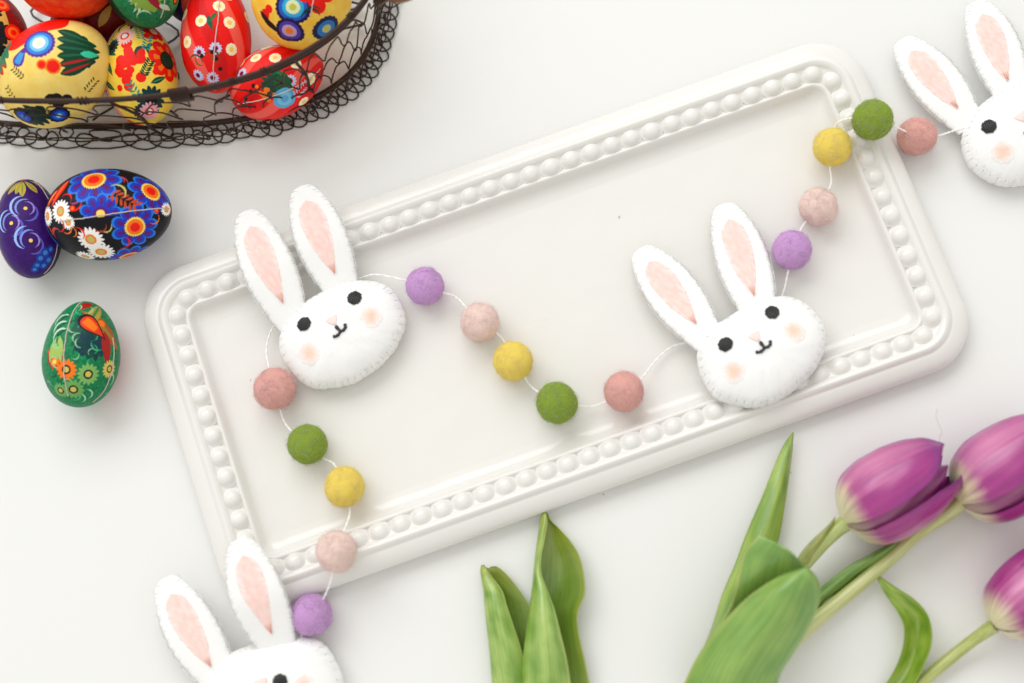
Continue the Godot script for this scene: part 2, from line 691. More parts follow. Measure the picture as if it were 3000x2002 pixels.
func bunny(called: String, label: String, kin: String, cx: float, cy: float, h: float, turn: float, ear_l: Array, ear_r: Array, k: float, eye_shift: Vector2, seed_: float, lean: float):
	var o := thing(called, label, "felt bunny", Vector3(at(cx, cy, h).x, 0, at(cx, cy, h).z), kin)
	var a := deg_to_rad(turn)
	head_seed = seed_
	var f := Face.new()
	f.o = at(cx, cy, h)
	f.r = (at(cx + 100 * cos(a), cy + 100 * sin(a), h) - f.o).normalized()
	f.u = (at(cx + 100 * sin(a), cy - 100 * cos(a), h) - f.o).normalized()
	f.u = (f.u - f.r * f.u.dot(f.r)).normalized()
	if lean != 0.0:
		f.u = f.u.rotated(f.r, -lean * 0.4).normalized()
	f.n = f.r.cross(f.u).normalized()
	if f.n.y < 0:
		f.n = -f.n
	# head: two layers of felt, stuffed, sewn together round the edge
	var rows := []
	var cols := 184
	var rings := [0.0, 0.06, 0.14, 0.23, 0.32, 0.41, 0.5, 0.58, 0.66, 0.73, 0.79, 0.84, 0.88, 0.915, 0.945, 0.965, 0.982, 0.994, 1.0]
	for side in 2:
		var order := range(rings.size()) if side == 0 else range(rings.size() - 1, -1, -1)
		for i in order:
			var q: float = rings[i]
			var row := PackedVector3Array()
			for j in cols:
				var w := TAU * j / cols
				var lobe := absf(sin(w * 23.0))
				var e := head_edge(w) * k * (1.0 + (0.013 + 0.012 * bumps.get_noise_1d(w * 5.0 + seed_)) * (lobe - 0.5) * smoothstep(0.8, 1.0, q) + 0.006 * bumps.get_noise_2d(cos(w) * 30.0 + seed_ * 9.0, sin(w) * 30.0) * q)
				var x := cos(w) * e * q
				var y := sin(w) * e * q
				if side == 0:
					var pinch := 0.15 * smoothstep(0.84, 0.95, q) * (1.0 - lobe) * (1.0 - smoothstep(0.97, 1.0, q))
					row.append(f.p(x, y, head_z(x, y, seed_, k) - pinch + 0.12 * bumps.get_noise_2d(x * 1.3 + 40.0 * seed_, y * 1.3)))
				else:
					row.append(f.p(x, y, -0.9 - 4.6 * pow(maxf(1.0 - q * q, 0.0), 0.6)))
			rows.append(row)
	var g := geo(o)
	g.grid(rows, true, true)
	var head := part("head", g.mesh(), M.white_felt, o)
	# blanket stitch: one thread round the edge
	var path := PackedVector3Array()
	for j in 47:
		var w := TAU * (j + 0.5) / 46.0 - TAU / 92.0
		var e := head_edge(w) * k
		var wob := 1.0 + 0.012 * bumps.get_noise_2d(j * 3.7, seed_ * 5.0)
		path.append(f.p(cos(w) * e * 0.998, sin(w) * e * 0.998, 0.3))
		path.append(f.p(cos(w) * e * 0.985, sin(w) * e * 0.985, head_z(cos(w) * e * 0.985, sin(w) * e * 0.985, seed_, k) + 0.03))
		path.append(f.p(cos(w) * e * 0.935 * wob, sin(w) * e * 0.935 * wob, head_z(cos(w) * e * 0.935 * wob, sin(w) * e * 0.935 * wob, seed_, k) + 0.02))
		path.append(f.p(cos(w) * e * 0.985, sin(w) * e * 0.985, head_z(cos(w) * e * 0.985, sin(w) * e * 0.985, seed_, k) + 0.1))
		path.append(f.p(cos(w) * e * 0.998, sin(w) * e * 0.998, 0.3))
	g = geo(o)
	g.tube(path, 0.00013, 5)
	part("edge_stitch", g.mesh(), M.white_thread, o)
	# loose wool on the head
	var r := RandomNumberGenerator.new()
	r.seed = int(seed_) + 50
	g = geo(o)
	for i in 1300:
		var w := r.randf() * TAU
		var q := sqrt(r.randf()) if i > 1100 else r.randf_range(0.86, 1.0)
		var e := head_edge(w) * k * q
		var x := cos(w) * e
		var y := sin(w) * e
		var dirn := Vector3(r.randfn(), r.randfn(), 0).normalized() * r.randf_range(0.8, 2.2)
		var up := r.randf_range(0.15, 0.7)
		if i < 1100:
			dirn = Vector3(cos(w), sin(w), 0) * r.randf_range(0.4, 2.4) + dirn * 0.5
		var z := head_z(x, y, seed_, k) - 0.1
		var pts := PackedVector3Array([f.p(x, y, z), f.p(x + dirn.x * 0.5, y + dirn.y * 0.5, head_z(x + dirn.x * 0.5, y + dirn.y * 0.5, seed_, k) + up), f.p(x + dirn.x, y + dirn.y, head_z(x + dirn.x, y + dirn.y, seed_, k) + up * 0.7)])
		g.strand(pts, f.r.rotated(f.n, r.randf() * 3.0) * 0.000032, Color.WHITE)
	part("fuzz", g.mesh(), M.white_fuzz, o, true)
	# eyes of black satin stitch
	for s in [-1, 1]:
		stitched_eye(o, f, Vector2(s * 15.6 * k + eye_shift.x + 0.8 * sin(seed_ * 2.0 + s), 11.6 * k + eye_shift.y + 0.7 * sin(seed_ * 3.1 + s * 2.0)), seed_, k, s)
	# nose and mouth
	var nose := Vector2(-0.4, 5.2) * k
	g = geo(o)
	var zig := PackedVector3Array()
	for i in 11:
		var s := i / 10.0
		var top := Vector2(lerpf(-3.2, 3.0, s), 2.4 - 0.5 * absf(s - 0.5))
		var low := Vector2(lerpf(-0.7, 0.7, s), -2.3)
		for q in ([top, (top + low) / 2, low] if i % 2 == 0 else [low, (top + low) / 2, top]):
			var v: Vector2 = nose + q
			zig.append(f.p(v.x, v.y, head_z(v.x, v.y, seed_, k) + (0.45 if q == (top + low) / 2 else 0.05)))
	g.tube(zig, 0.00042, 6)
	part("nose", g.mesh(), M.pink_thread, o)
	g = geo(o)
	var mouth := []
	for q in [Vector2(-5.6, -2.0), Vector2(-4.0, -2.9), Vector2(-1.8, -2.9), Vector2(0.0, -2.0), Vector2(-0.2, 0.2), Vector2(-0.5, 2.4), Vector2(0.1, 0.2), Vector2(0.4, -1.9), Vector2(2.2, -2.4), Vector2(4.0, -2.0), Vector2(5.1, -0.8), Vector2(5.4, 0.3)]:
		var v: Vector2 = (q * Vector2(1.0 + 0.12 * sin(seed_ * 5.0), 1.0) * 0.9 + Vector2(0, -0.3)).rotated(0.12 * sin(seed_ * 2.3)) * k
		mouth.append(f.p(v.x, v.y, head_z(v.x, v.y, seed_, k) + 0.25))
	var mp := spline(mouth, 60)
	var fat := PackedFloat32Array()
	for i in mp.size():
		fat.append((0.85 + 0.14 * sin(i * 0.9)) * MM)
	g.tube(mp, fat, 7)
	part("mouth", g.mesh(), M.black_thread, o)
	# rouged cheeks: peach dye on a tuft of wool
	for s in [-1, 1]:
		var at2 := Vector2(s * 19.6 - 0.4, -3.4) * k
		if s > 0:
			at2 = Vector2(18.4, -2.6) * k
		var crow := []
		var ccol := []
		for i in 15:
			var q := i / 14.0
			var row := PackedVector3Array()
			var rc := PackedColorArray()
			for j in 40:
				var w := TAU * j / 40.0
				var rad := q * (6.8 + 1.4 * bumps.get_noise_2d(cos(w) * 2.0 + s * 9.0 + seed_, sin(w) * 2.0))
				var v := at2 + Vector2(cos(w) * rad * 0.94, sin(w) * rad * 1.08)
				row.append(f.p(v.x, v.y, head_z(v.x, v.y, seed_, k) + 0.22 + 0.1 * bumps.get_noise_2d(v.x * 2.0, v.y * 2.0) - 0.5 * smoothstep(0.85, 1.0, q)))
				var dye := clampf(1.3 - 1.4 * q + 0.5 * bumps.get_noise_2d(v.x * 1.4 + 80, v.y * 1.4), 0, 1)
				rc.append(lin(250, 250, 249).lerp(lin(255, 212, 188), dye * 0.9))
			crow.append(row)
			ccol.append(rc)
		g = geo(o)
		g.grid(crow, true, true, ccol)
		part("cheek", g.mesh(), M.dyed_felt, o)
	# ears
	for e in [ear_l, ear_r]:
		ear(o, e, seed_ + (0.0 if e == ear_l else 0.5))


func stitched_eye(o: Node3D, f: Face, c: Vector2, seed_: float, k: float, s: int):
	var g := geo(o)
	# padding under the stitches
	var rows := []
	for i in 6:
		var q := i / 5.0
		var row := PackedVector3Array()
		for j in 20:
			var w := TAU * j / 20.0
			var v := c + Vector2(cos(w), sin(w)) * 3.5 * q * (1.0 + 0.06 * bumps.get_noise_2d(w * 1.2 + seed_ * 4.0, s * 5.0))
			row.append(f.p(v.x, v.y, head_z(v.x, v.y, seed_, k) + 0.9 * sqrt(1.0 - q * q * 0.98) - 0.1))
		rows.append(row)
	g.grid(rows, true, true)
	# satin stitches to and fro over it, in one thread
	var zig := PackedVector3Array()
	var tilt := 1.1 + seed_ * 0.3 + s * 0.2
	for layer in 2:
		for i in 7:
			var q := lerpf(-0.92, 0.92, i / 6.0)
			var half := sqrt(1.0 - q * q)
			for t in ([-1.0, -0.5, 0.0, 0.5, 1.0] if i % 2 == 0 else [1.0, 0.5, 0.0, -0.5, -1.0]):
				var v: Vector2 = c + Vector2(q * 3.5, t * half * (3.8 + 0.25 * sin(i * 2.3 + seed_))).rotated(tilt + layer * 0.9)
				zig.append(f.p(v.x, v.y, head_z(v.x, v.y, seed_, k) + 0.95 * sqrt(maxf(0.0, 1.0 - (q * q + t * t * half * half) * 0.95)) + 0.05 + layer * 0.15))
	g.tube(zig, 0.00042, 6)
	part("eye", g.mesh(), M.black_thread, o)


func ear(o: Node3D, e: Array, seed_: float):
	var b := at(e[0], e[1], e[2])
	var t := at(e[3], e[4], e[5])
	var mid := (b + t) / 2 + Vector3(0, (1.5 + maxf(0.0, (e[5] - e[2]) * 0.3)) * MM, 0)
	var spine := spline([b, b.lerp(mid, 0.5) + Vector3(0, 0.4 * MM, 0), mid, t.lerp(mid, 0.5) + Vector3(0, 0.8 * MM, 0), t], 41)
	var across := (t - b).cross(Vector3.UP).normalized()
	var shape := [[0.0, 8.0], [0.13, 10.4], [0.28, 13.0], [0.45, 14.4], [0.6, 14.1], [0.74, 12.5], [0.86, 9.7], [0.94, 7.0], [0.985, 3.6], [1.0, 0.3]]
	var rows := []
	var across_n := 14
	for i in 41:
		var s := i / 40.0
		var lobe := absf(sin(s * PI * 11.0))
		var w := table_at(shape, s) + 0.5 * (lobe - 0.5) + 0.3 * bumps.get_noise_2d(s * 9.0, seed_ * 8.0)
		if i == 40:
			w = 0.3
		var up := across.cross((spine[mini(i + 1, 40)] - spine[maxi(i - 1, 0)])).normalized()
		if up.y < 0:
			up = -up
		var row := PackedVector3Array()
		for side in 2:
			for j in range(0 if side == 0 else 1, across_n + (1 if side == 0 else 0)):
				var q := (j / float(across_n)) * 2.0 - 1.0
				if side == 1:
					q = -q
				var z := (1.6 if side == 0 else -0.8) * pow(maxf(1.0 - absf(q) ** 3.2, 0.0), 0.5) * (1.0 if i < 40 else 0.2)
				row.append(spine[i] + across * q * w * MM + up * (z + 0.9 * q * q * sin(s * 3.0) + 0.12 * bumps.get_noise_2d(q * 9.0 + seed_ * 3.0, s * 30.0)) * MM)
		rows.append(row)
	var g := geo(o)
	g.grid(rows, true, false)
	var ear_part := part("ear", g.mesh(), M.white_felt, o)
	# stitches over the edge
	var path := PackedVector3Array()
	var pairs := []
	for s in range(21):
		pairs.append([0.18 + s * 0.039, 1.0])
	for s in range(20, -1, -1):
		pairs.append([0.18 + s * 0.039, -1.0])
	for q in pairs:
		var s: float = q[0]
		var i := int(s * 40.0)
		var w := table_at(shape, s) + 0.2
		var along := across * float(q[1])
		path.append(spine[i] + along * (w - 0.05) * MM + Vector3(0, 0.7, 0) * MM)
		path.append(spine[i] + along * (w * 0.93) * MM + Vector3(0, 1.5, 0) * MM)
		path.append(spine[i] + along * (w - 2.4) * MM + Vector3(0, 1.75, 0) * MM)
		path.append(spine[i] + along * (w * 0.94) * MM + Vector3(0, 1.6, 0) * MM)
		path.append(spine[i] + along * (w - 0.05) * MM + Vector3(0, 0.7, 0) * MM)
	g = geo(o)
	g.tube(path, 0.00013, 5)
	part("edge_stitch", g.mesh(), M.white_thread, o)
	# pink lining
	var pink := [[0.0, 0.4], [0.08, 2.4], [0.25, 5.2], [0.5, 7.6], [0.72, 8.1], [0.88, 6.8], [0.96, 4.4], [1.0, 0.5]]
	rows = []
	var cols := []
	for i in 31:
		var s := i / 30.0
		var sp := lerpf(0.2, 0.84, s)
		var fi := sp * 40.0
		var k := int(fi)
		var cpos := spine[k].lerp(spine[k + 1], fi - k)
		var w := table_at(pink, s) * (1.0 + 0.04 * bumps.get_noise_2d(s * 12.0, seed_ * 4.0))
		var row := PackedVector3Array()
		var rc := PackedColorArray()
		for side in 2:
			for j in range(0 if side == 0 else 1, 11 if side == 0 else 10):
				var q := (j / 10.0) * 2.0 - 1.0
				if side == 1:
					q = -q
				var z := (2.15 if side == 0 else 1.0) - 0.75 * absf(q) ** 4.0
				row.append(cpos + across * (q * w - 0.3) * MM + Vector3(0, z + 0.5 * q * q * sin(sp * 3.0) * 0.2 + 0.15 * bumps.get_noise_2d(q * 6.0 + seed_, s * 18.0), 0) * MM)
				var mott := bumps.get_noise_2d(q * 3.0 + seed_ * 2.0, s * 7.0)
				var thin := smoothstep(0.62, 1.0, absf(q) + 0.5 * bumps.get_noise_2d(q * 7.0 + seed_, s * 26.0))
				rc.append(lin(255, 232, 225).lerp(lin(255, 213, 203), clampf(0.6 + 0.9 * mott, 0, 1)).lerp(lin(253, 252, 250), thin * 0.6))
		rows.append(row)
		cols.append(rc)
	g = geo(o)
	g.grid(rows, true, false, cols)
	var lining := part("ear_lining", g.mesh(), M.dyed_felt, ear_part)
	# three coral stitches hold its point
	var st := PackedVector3Array()
	for i in 7:
		var s := 0.205 + (i % 2) * 0.07
		var fi := s * 40.0
		var k := int(fi)
		st.append(spine[k].lerp(spine[k + 1], fi - k) + across * lerpf(-1.5, 1.3, i / 6.0) * (0.35 + (i % 2)) * MM + Vector3(0, 2.5 + (i % 2) * 0.1, 0) * MM)
	g = geo(o)
	g.tube(st, 0.0002, 5)
	part("lining_stitch", g.mesh(), M.coral_thread, ear_part)
	# loose wool along the edge
	var r := RandomNumberGenerator.new()
	r.seed = int(seed_ * 10.0) + 3
	g = geo(o)
	for i in 640:
		var s := r.randf_range(0.03, 0.99)
		var k := int(s * 40.0)
		var q := r.randf_range(-1, 1) if i > 560 else (1.0 if r.randf() < 0.5 else -1.0)
		var w := table_at(shape, s)
		var p := spine[k] + across * q * w * MM + Vector3(0, 1.6 * sqrt(1.0 - q * q * 0.99), 0) * MM
		var d := Vector3(r.randfn(), 0.2, r.randfn()).normalized() * r.randf_range(0.6, 2.0) * MM
		if i <= 560:
			d += across * q * 0.8 * MM
		g.strand(PackedVector3Array([p, p + d * 0.5 + Vector3(0, 0.4, 0) * MM, p + d + Vector3(0, 0.3, 0) * MM]), across.rotated(Vector3.UP, r.randf() * 3.0) * 0.000034, Color.WHITE)
	part("fuzz", g.mesh(), M.white_fuzz, ear_part, true)


# ================= eggs =================

class Print:
	# a printed cloth laid round an egg: u goes round, v from the blunt end to the point
	const W := 448
	const H := 256
	var px := PackedByteArray()
	var half_l: float
	var half_w: float
	var taper: float
	var arc := PackedFloat32Array()
	var rad := PackedFloat32Array()
	var noise := FastNoiseLite.new()

	func _init(l: float, w: float, k: float, seed_: int):
		half_l = l
		half_w = w
		taper = k
		noise.seed = seed_
		noise.frequency = 1.0
		px.resize(W * H * 3)
		var s := 0.0
		for j in H + 1:
			var t := j / float(H) * 2.0 - 1.0
			rad.append(w * radius(t))
			if j > 0:
				s += Vector2(rad[j] - rad[j - 1], l * 2.0 / H).length()
			arc.append(s)

	func radius(t: float) -> float:
		return sqrt(maxf(0.0, 1.0 - t * t)) * (1.0 - taper * t) / (1.0 + 0.5 * taper * taper)

	func put(i: int, j: int, c: Color):
		var o := (j * W + i) * 3
		if c.a >= 1.0:
			px[o] = int(c.r * 255.0)
			px[o + 1] = int(c.g * 255.0)
			px[o + 2] = int(c.b * 255.0)
		else:
			px[o] = int(lerpf(px[o], c.r * 255.0, c.a))
			px[o + 1] = int(lerpf(px[o + 1], c.g * 255.0, c.a))
			px[o + 2] = int(lerpf(px[o + 2], c.b * 255.0, c.a))

	func ground(a: Color, b: Color, scale := 0.25):
		for j in H:
			for i in W:
				var w := TAU * i / W
				put(i, j, a.lerp(b, clampf(0.5 + 0.9 * noise.get_noise_3d(cos(w) * half_w * scale, sin(w) * half_w * scale, arc[j] * scale), 0, 1)))

	func swirl(n: int, twist: float, cols: Array):
		# bands that wind from end to end
		for j in H:
			for i in W:
				var f := fposmod(i / float(W) * n + twist * (j / float(H)), 1.0) * cols.size()
				var k := int(f)
				var c: Color = cols[k % cols.size()]
				put(i, j, c.lerp(cols[(k + 1) % cols.size()], smoothstep(0.8, 1.0, f - k)))

	func sector(from: float, to: float, c: Color, t_from := -1.0, t_to := 1.0):
		for j in H:
			var t := j / float(H) * 2.0 - 1.0
			if t < t_from or t > t_to:
				continue
			for i in W:
				var w := (i / float(W) - 0.5) * 360.0
				if w >= from and w <= to:
					put(i, j, c)

	func motif(kind: String, a: float, c: float, size: float, rot: float, pal: Array, n := 8):
		# a: place along the egg (-1 blunt end, 1 point); c: place across it, 0 on top, -1 and 1 at the sides
		var rt := maxf(radius(a), 0.12)
		var phi := asin(clampf(c / rt, -1.0, 1.0))
		if absf(c) > 1.0:
			phi = c
		var j0 := clampi(int((a + 1.0) / 2.0 * H), 0, H - 1)
		var cr := cos(rot)
		var sr := sin(rot)
		for j in H:
			var b := arc[j] - arc[j0]
			if absf(b) > size * 1.05:
				continue
			var r := maxf(rad[j], 0.5)
			var reach := minf(size * 1.05 / r, PI)
			var i0 := int((phi - reach + PI) / TAU * W)
			var i1 := int((phi + reach + PI) / TAU * W)
			for ii in range(i0, i1 + 1):
				var d := ((ii + 0.5) / W * TAU - PI - phi) * r
				var x := (d * cr + b * sr) / size
				var y := (-d * sr + b * cr) / size
				var q := look(kind, x, y, pal, n)
				if q.a > 0.0:
					put(posmod(ii, W), j, q)

	func look(kind: String, x: float, y: float, pal: Array, n: int) -> Color:
		var clear := Color(0, 0, 0, 0)
		var r := sqrt(x * x + y * y)
		if kind != "leaf" and r > 1.0:
			return clear
		match kind:
			"disc":
				var w := atan2(y, x)
				if r > 1.0 - 0.05 * (0.5 + 0.5 * cos(w * n)):
					return clear
				return pal[mini(int((1.0 - r) * pal.size()), pal.size() - 1)]
			"flower":
				# pal: rim, petal, petal heart, ring, centre, (core)
				var w := atan2(y, x) * n / 2.0
				var lobe := absf(cos(w))
				var edge := 0.7 + 0.3 * pow(lobe, 0.55)
				if r > edge:
					return clear
				if r < 0.2:
					return pal[5] if pal.size() > 5 else pal[4]
				if r < 0.34:
					return pal[4]
				if r < 0.43 + 0.02 * cos(w * 6.0):
					return pal[3]
				if lobe > 0.8 and r < edge - 0.24:
					return pal[2]
				if lobe < 0.12 and r > 0.6:
					return pal[0]
				return pal[0] if r > edge - 0.11 else pal[1]
			"daisy":
				var w := atan2(y, x) * n / 2.0
				if r > 0.72 + 0.28 * absf(cos(w)):
					return clear
				return pal[2] if r < 0.28 else pal[1] if r < 0.42 else pal[0]
			"leaf":
				# long along y
				var hw := 0.3 * (1.0 - y * y) * (1.0 + 0.35 * y)
				if absf(y) > 1.0 or absf(x) > hw:
					return clear
				if pal.size() > 1 and absf(x) < hw * 0.25:
					return pal[1]
				if pal.size() > 2 and absf(x) > hw * 0.72:
					return pal[2]
				return pal[0]
			"jag":
				# a leaf with toothed sides
				var hw := 0.95 * (1.0 - y * y) * (0.62 + 0.38 * absf(sin(y * 8.0 + absf(x) * 2.0)))
				if absf(x) > hw:
					return clear
				if pal.size() > 1 and absf(x) < 0.035 and y > -0.5:
					return pal[1]
				if pal.size() > 2 and absf(x) > hw * 0.7 and y < 0.0:
					return pal[2]
				return pal[0]
			"arc":
				var w := atan2(y, x)
				if absf(w) > 1.5:
					return clear
				var th := 0.11 * cos(w)
				return pal[0] if absf(r - 0.82) < th else clear
			"drop":
				var q := 0.5 * (1.0 - y) * sqrt(maxf(0.0, 1.0 - y * y))
				if absf(x) > q * 0.85:
					return clear
				return pal[1] if pal.size() > 1 and absf(x) < q * 0.5 and absf(y + 0.3) < 0.5 else pal[0]
		return clear

	func fern(a: float, c: float, size: float, rot: float, col: Color, pairs := 6):
		# leaflets in pairs along a stalk
		for i in pairs:
			var s := (i / float(pairs - 1) - 0.5) * size * 1.7
			var da := s * cos(rot) / half_l
			var dc := -s * sin(rot) / half_w
			for side in [-1, 1]:
				var rr: float = rot + side * 1.0
				var off := size * 0.28
				motif("leaf", clampf(a + da + off * cos(rr) / half_l, -0.97, 0.97), c + dc - off * sin(rr) / half_w, size * 0.34, rr, [col])

	func bunch(a: float, c: float, size: float, col: Color, count: int, seed_: int, berry := 0.3):
		var r := RandomNumberGenerator.new()
		r.seed = seed_
		for i in count:
			var q := Vector2(r.randfn() * 0.4, r.randfn() * 0.5) * size
			motif("disc", clampf(a + q.y / half_l, -0.97, 0.97), c + q.x / half_w, size * berry * r.randf_range(0.8, 1.15), 0, [col], 1)

	func texture() -> ImageTexture:
		return ImageTexture.create_from_image(Image.create_from_data(W, H, false, Image.FORMAT_RGB8, px))


func egg(label: String, group: String, cx: float, cy: float, h: float, dir: Vector2, lift: float, half_l: float, half_w: float, p: Print, seams: Array, seed_: int):
	# dir: which way its point lies on the plan; lift: how far the point is raised
	var mid := at(cx, cy, h)
	var d := dir.normalized() * 100.0
	var y := (at(cx + d.x, cy + d.y, h) - mid).normalized()
	y = (y + Vector3.UP * lift).normalized()
	var z := Vector3.UP.slerp((eye - mid).normalized(), 0.6)
	z = (z - y * z.dot(y)).normalized()
	var x := y.cross(z)
	var o := thing("fabric_egg", label, "egg", Vector3(mid.x, maxf(0.0, (h - half_w) * MM), mid.z), group)
	var f := FastNoiseLite.new()
	f.seed = seed_
	f.frequency = 1.0
	var rows := []
	var uvs := []
	var n := 72
	for i in 49:
		var t := -cos(PI * i / 48.0)
		var row := PackedVector3Array()
		var uv := PackedVector2Array()
		for j in n + 1:
			var w := TAU * j / n - PI
			if j < n:
				# cloth gores pull nearly flat between their seams, and pucker towards the ends
				var gore := 1.0 - 0.022 * pow(absf(sin(w * 4.0 + seed_)), 2.0) * smoothstep(0.2, 0.95, absf(t)) + 0.012 * f.get_noise_3d(cos(w) * 1.4, sin(w) * 1.4, t * 2.0) + 0.004 * f.get_noise_3d(cos(w) * 6.0, sin(w) * 6.0, t * 7.0)
				var r := half_w * p.radius(t) * gore
				row.append(mid + (x * sin(w) * r + z * cos(w) * r + y * t * half_l) * MM)
			uv.append(Vector2(j / float(n), (t + 1.0) / 2.0))
		rows.append(row)
		uvs.append(uv)
	var g := geo(o)
	g.grid(rows, true, false, null, uvs)
	var m := paint_material(Color.WHITE, 0.42)
	m.albedo_texture = p.texture()
	m.metallic_specular = 0.3
	m.heightmap_enabled = true
	m.heightmap_texture = M.weave
	m.heightmap_scale = 0.012
	part("printed_cloth", g.mesh(), m, o)
	for s in seams:
		# where two pieces of cloth meet: a frayed thread
		var path := PackedVector3Array()
		for i in 60:
			var t: float = lerpf(s[1], s[2], i / 59.0)
			var w: float = deg_to_rad(s[0] + s[3] * t) + 0.025 * f.get_noise_1d(t * 5.0)
			var r := half_w * p.radius(t) * 1.004 + 0.1 + 0.16 * f.get_noise_1d(t * 40.0)
			path.append(mid + (x * sin(w) * r + z * cos(w) * r + y * t * half_l) * MM)
		g = geo(o)
		g.tube(path, 0.0003, 5)
		part("seam", g.mesh(), M.seam, o)


func eggs():
	M.weave = noise_tex(256, 0.22, Color.BLACK, Color.WHITE, 31, 2)
	M.seam = paint_material(srgb(206, 190, 180), 0.8)
	var loose := "patterned eggs lying on the table"
	var held := "patterned eggs piled in the wire basket"
	var black := srgb(16, 14, 18)
	var red := srgb(240, 26, 14)
	var orange := srgb(246, 120, 26)
	var yellow := srgb(250, 216, 92)
	var cream := srgb(250, 238, 196)
	var white := srgb(246, 244, 240)
	var blue := srgb(28, 58, 186)
	var sky := srgb(32, 122, 222)
	var violet := srgb(92, 22, 116)
	var pale := srgb(196, 188, 110)
	var deep := srgb(20, 60, 48)
	# -- black egg with blue flowers --
	var p := Print.new(34.6, 24.8, 0.06, 1)
	p.ground(black, srgb(24, 20, 26))
	for q in [[0.12, -0.3], [0.66, 0.02], [-0.16, 0.32], [-0.7, 0.4], [0.14, 0.7], [-0.3, -0.6], [0.34, -0.62], [0.92, -0.12], [-0.74, -0.24], [0.7, 0.2]]:
		p.motif("arc", q[0], q[1], 4.4, q[0] * 5.0 + 1.0, [srgb(214, 60, 34)])
		p.motif("arc", q[0] + 0.03, q[1] + 0.04, 5.2, q[0] * 5.0 + 1.3, [srgb(190, 60, 90)])
	p.motif("arc", -0.3, -0.34, 5, 0.6, [srgb(176, 60, 130)])
	var bloom := [sky, blue, violet, yellow, orange, red]
	p.motif("flower", -0.98, 0.7, 15, 0, bloom, 9)
	p.motif("flower", -0.02, -0.68, 15.2, 0.2, bloom, 9)
	p.motif("flower", 0.8, -0.36, 13, 0.1, bloom, 8)
	p.motif("flower", 0.1, 0.1, 11.6, 0.2, [sky, blue, violet, blue, violet, yellow], 9)
	p.sector(9, 60, black, -0.5, 0.4)
	p.motif("flower", 0.55, 0.42, 13, 0, bloom, 9)
	p.motif("flower", 0.25, 0.98, 12, 0, bloom, 8)
	p.motif("flower", 0.3, 2.9, 14, 0, bloom, 8)
	for q in [[-0.84, -0.02, 5.6], [-0.56, -0.06, 6.6], [-0.44, 0.2, 4.2], [-0.14, 0.6, 7.4], [-0.06, 0.86, 7.4], [0.97, 0.05, 4.5], [-0.36, 0.9, 5.5]]:
		p.motif("daisy", q[0], q[1], q[2], 0, [white, orange, pale], 17)
	p.motif("leaf", -0.6, -0.5, 9, 0.9, [red, orange])
	p.motif("leaf", -0.76, -0.4, 6, 0.6, [red, yellow])
	p.fern(0.44, -0.18, 7.5, -0.6, srgb(196, 70, 30), 6)
	p.motif("arc", 0.34, -0.34, 6, 2.4, [pale])
	p.motif("arc", 0.14, 0.36, 4, 0.4, [pale])
	p.motif("arc", 0.06, 0.34, 4, 0.2, [srgb(180, 60, 40)])
	for q in [[-0.62, 0.22, 4.5, 1.2], [-0.5, 0.3, 4, 0.6], [-0.32, 0.46, 4.4, 2.0], [-0.42, 0.4, 3.6, 1.4], [-0.86, 0.3, 3.5, 2.2], [0.82, 0.24, 4, 0.4], [0.3, 0.72, 5, 1.0], [-0.3, -0.2, 5, 0.3], [-0.46, -0.28, 4.5, 2.6]]:
		p.motif("arc", q[0], q[1], q[2], q[3], [red if q[2] > 4.2 else orange])
	for q in [[-0.34, -0.08, 1.8], [0.86, 0.08, 1.6], [-0.92, -0.22, 1.2]]:
		p.motif("disc", q[0], q[1], q[2], 0, [red, orange], 1)
	egg("black fabric egg printed with large blue flowers, left of the tray", loose, 249, 492, 24.8, Vector2(1, -0.1), 0.0, 34.6, 25.2, p, [[8, -0.6, 0.98, -4.0], [-118, -0.9, 0.9, 6.0]], 1)
	# -- purple egg --
	p = Print.new(28.4, 17.6, 0.02, 2)
	p.ground(srgb(64, 22, 112), srgb(52, 16, 96))
	p.sector(68, 180, srgb(30, 12, 62))
	p.sector(-180, -110, srgb(36, 14, 70))
	for q in [[0.76, -0.26, 6, 2.6], [0.7, 0.0, 6.5, 3.14], [0.74, 0.26, 6, 3.6], [0.8, -0.5, 6, 2.2], [0.8, 0.5, 6, 4.0], [0.72, -0.12, 5, 2.9]]:
		p.motif("leaf", q[0], q[1], q[2], q[3], [srgb(196, 176, 66), srgb(150, 150, 60)])
	p.motif("disc", 0.97, 0, 3.2, 0, [orange, red], 1)
	for q in [[0.24, 0.08], [-0.02, -0.4], [-0.4, 0.14]]:
		p.motif("disc", q[0], q[1], 1.1, 0, [yellow], 1)
		p.motif("arc", q[0] + 0.02, q[1] - 0.02, 6.2, 2.6, [srgb(122, 150, 226)])
		p.motif("arc", q[0] + 0.06, q[1] - 0.12, 7.6, 2.9, [srgb(150, 190, 240)])
		p.motif("arc", q[0], q[1] + 0.02, 5.0, 0.2, [srgb(160, 140, 220)])
		p.motif("arc", q[0] - 0.08, q[1] + 0.06, 6.2, -0.5, [srgb(96, 96, 200)])
	for q in [[0.5, 0.8, 3.0], [0.7, 0.55, 2.6], [-0.2, 0.85, 3]]:
		p.motif("arc", q[0], q[1], q[2] * 1.6, 1.0, [srgb(90, 110, 210)])
	for q in [[-0.62, 0.5, 2.8], [-0.72, 0.34, 2.6], [-0.74, 0.55, 2.6], [-0.84, 0.2, 2.4], [-0.84, 0.38, 2.5], [-0.9, 0.1, 2.2], [-0.55, 0.66, 2.2]]:
		p.motif("disc", q[0], q[1], q[2], 0, [srgb(28, 66, 170), srgb(70, 130, 214)], 1)
	egg("purple fabric egg printed with pale blue curls, at the left edge", loose, 67, 525, 17.6, Vector2(-0.09, -1), 0.02, 28.4, 17.4, p, [[62, -0.95, 0.9, -14.0], [-84, -0.95, 0.9, 10.0]], 2)
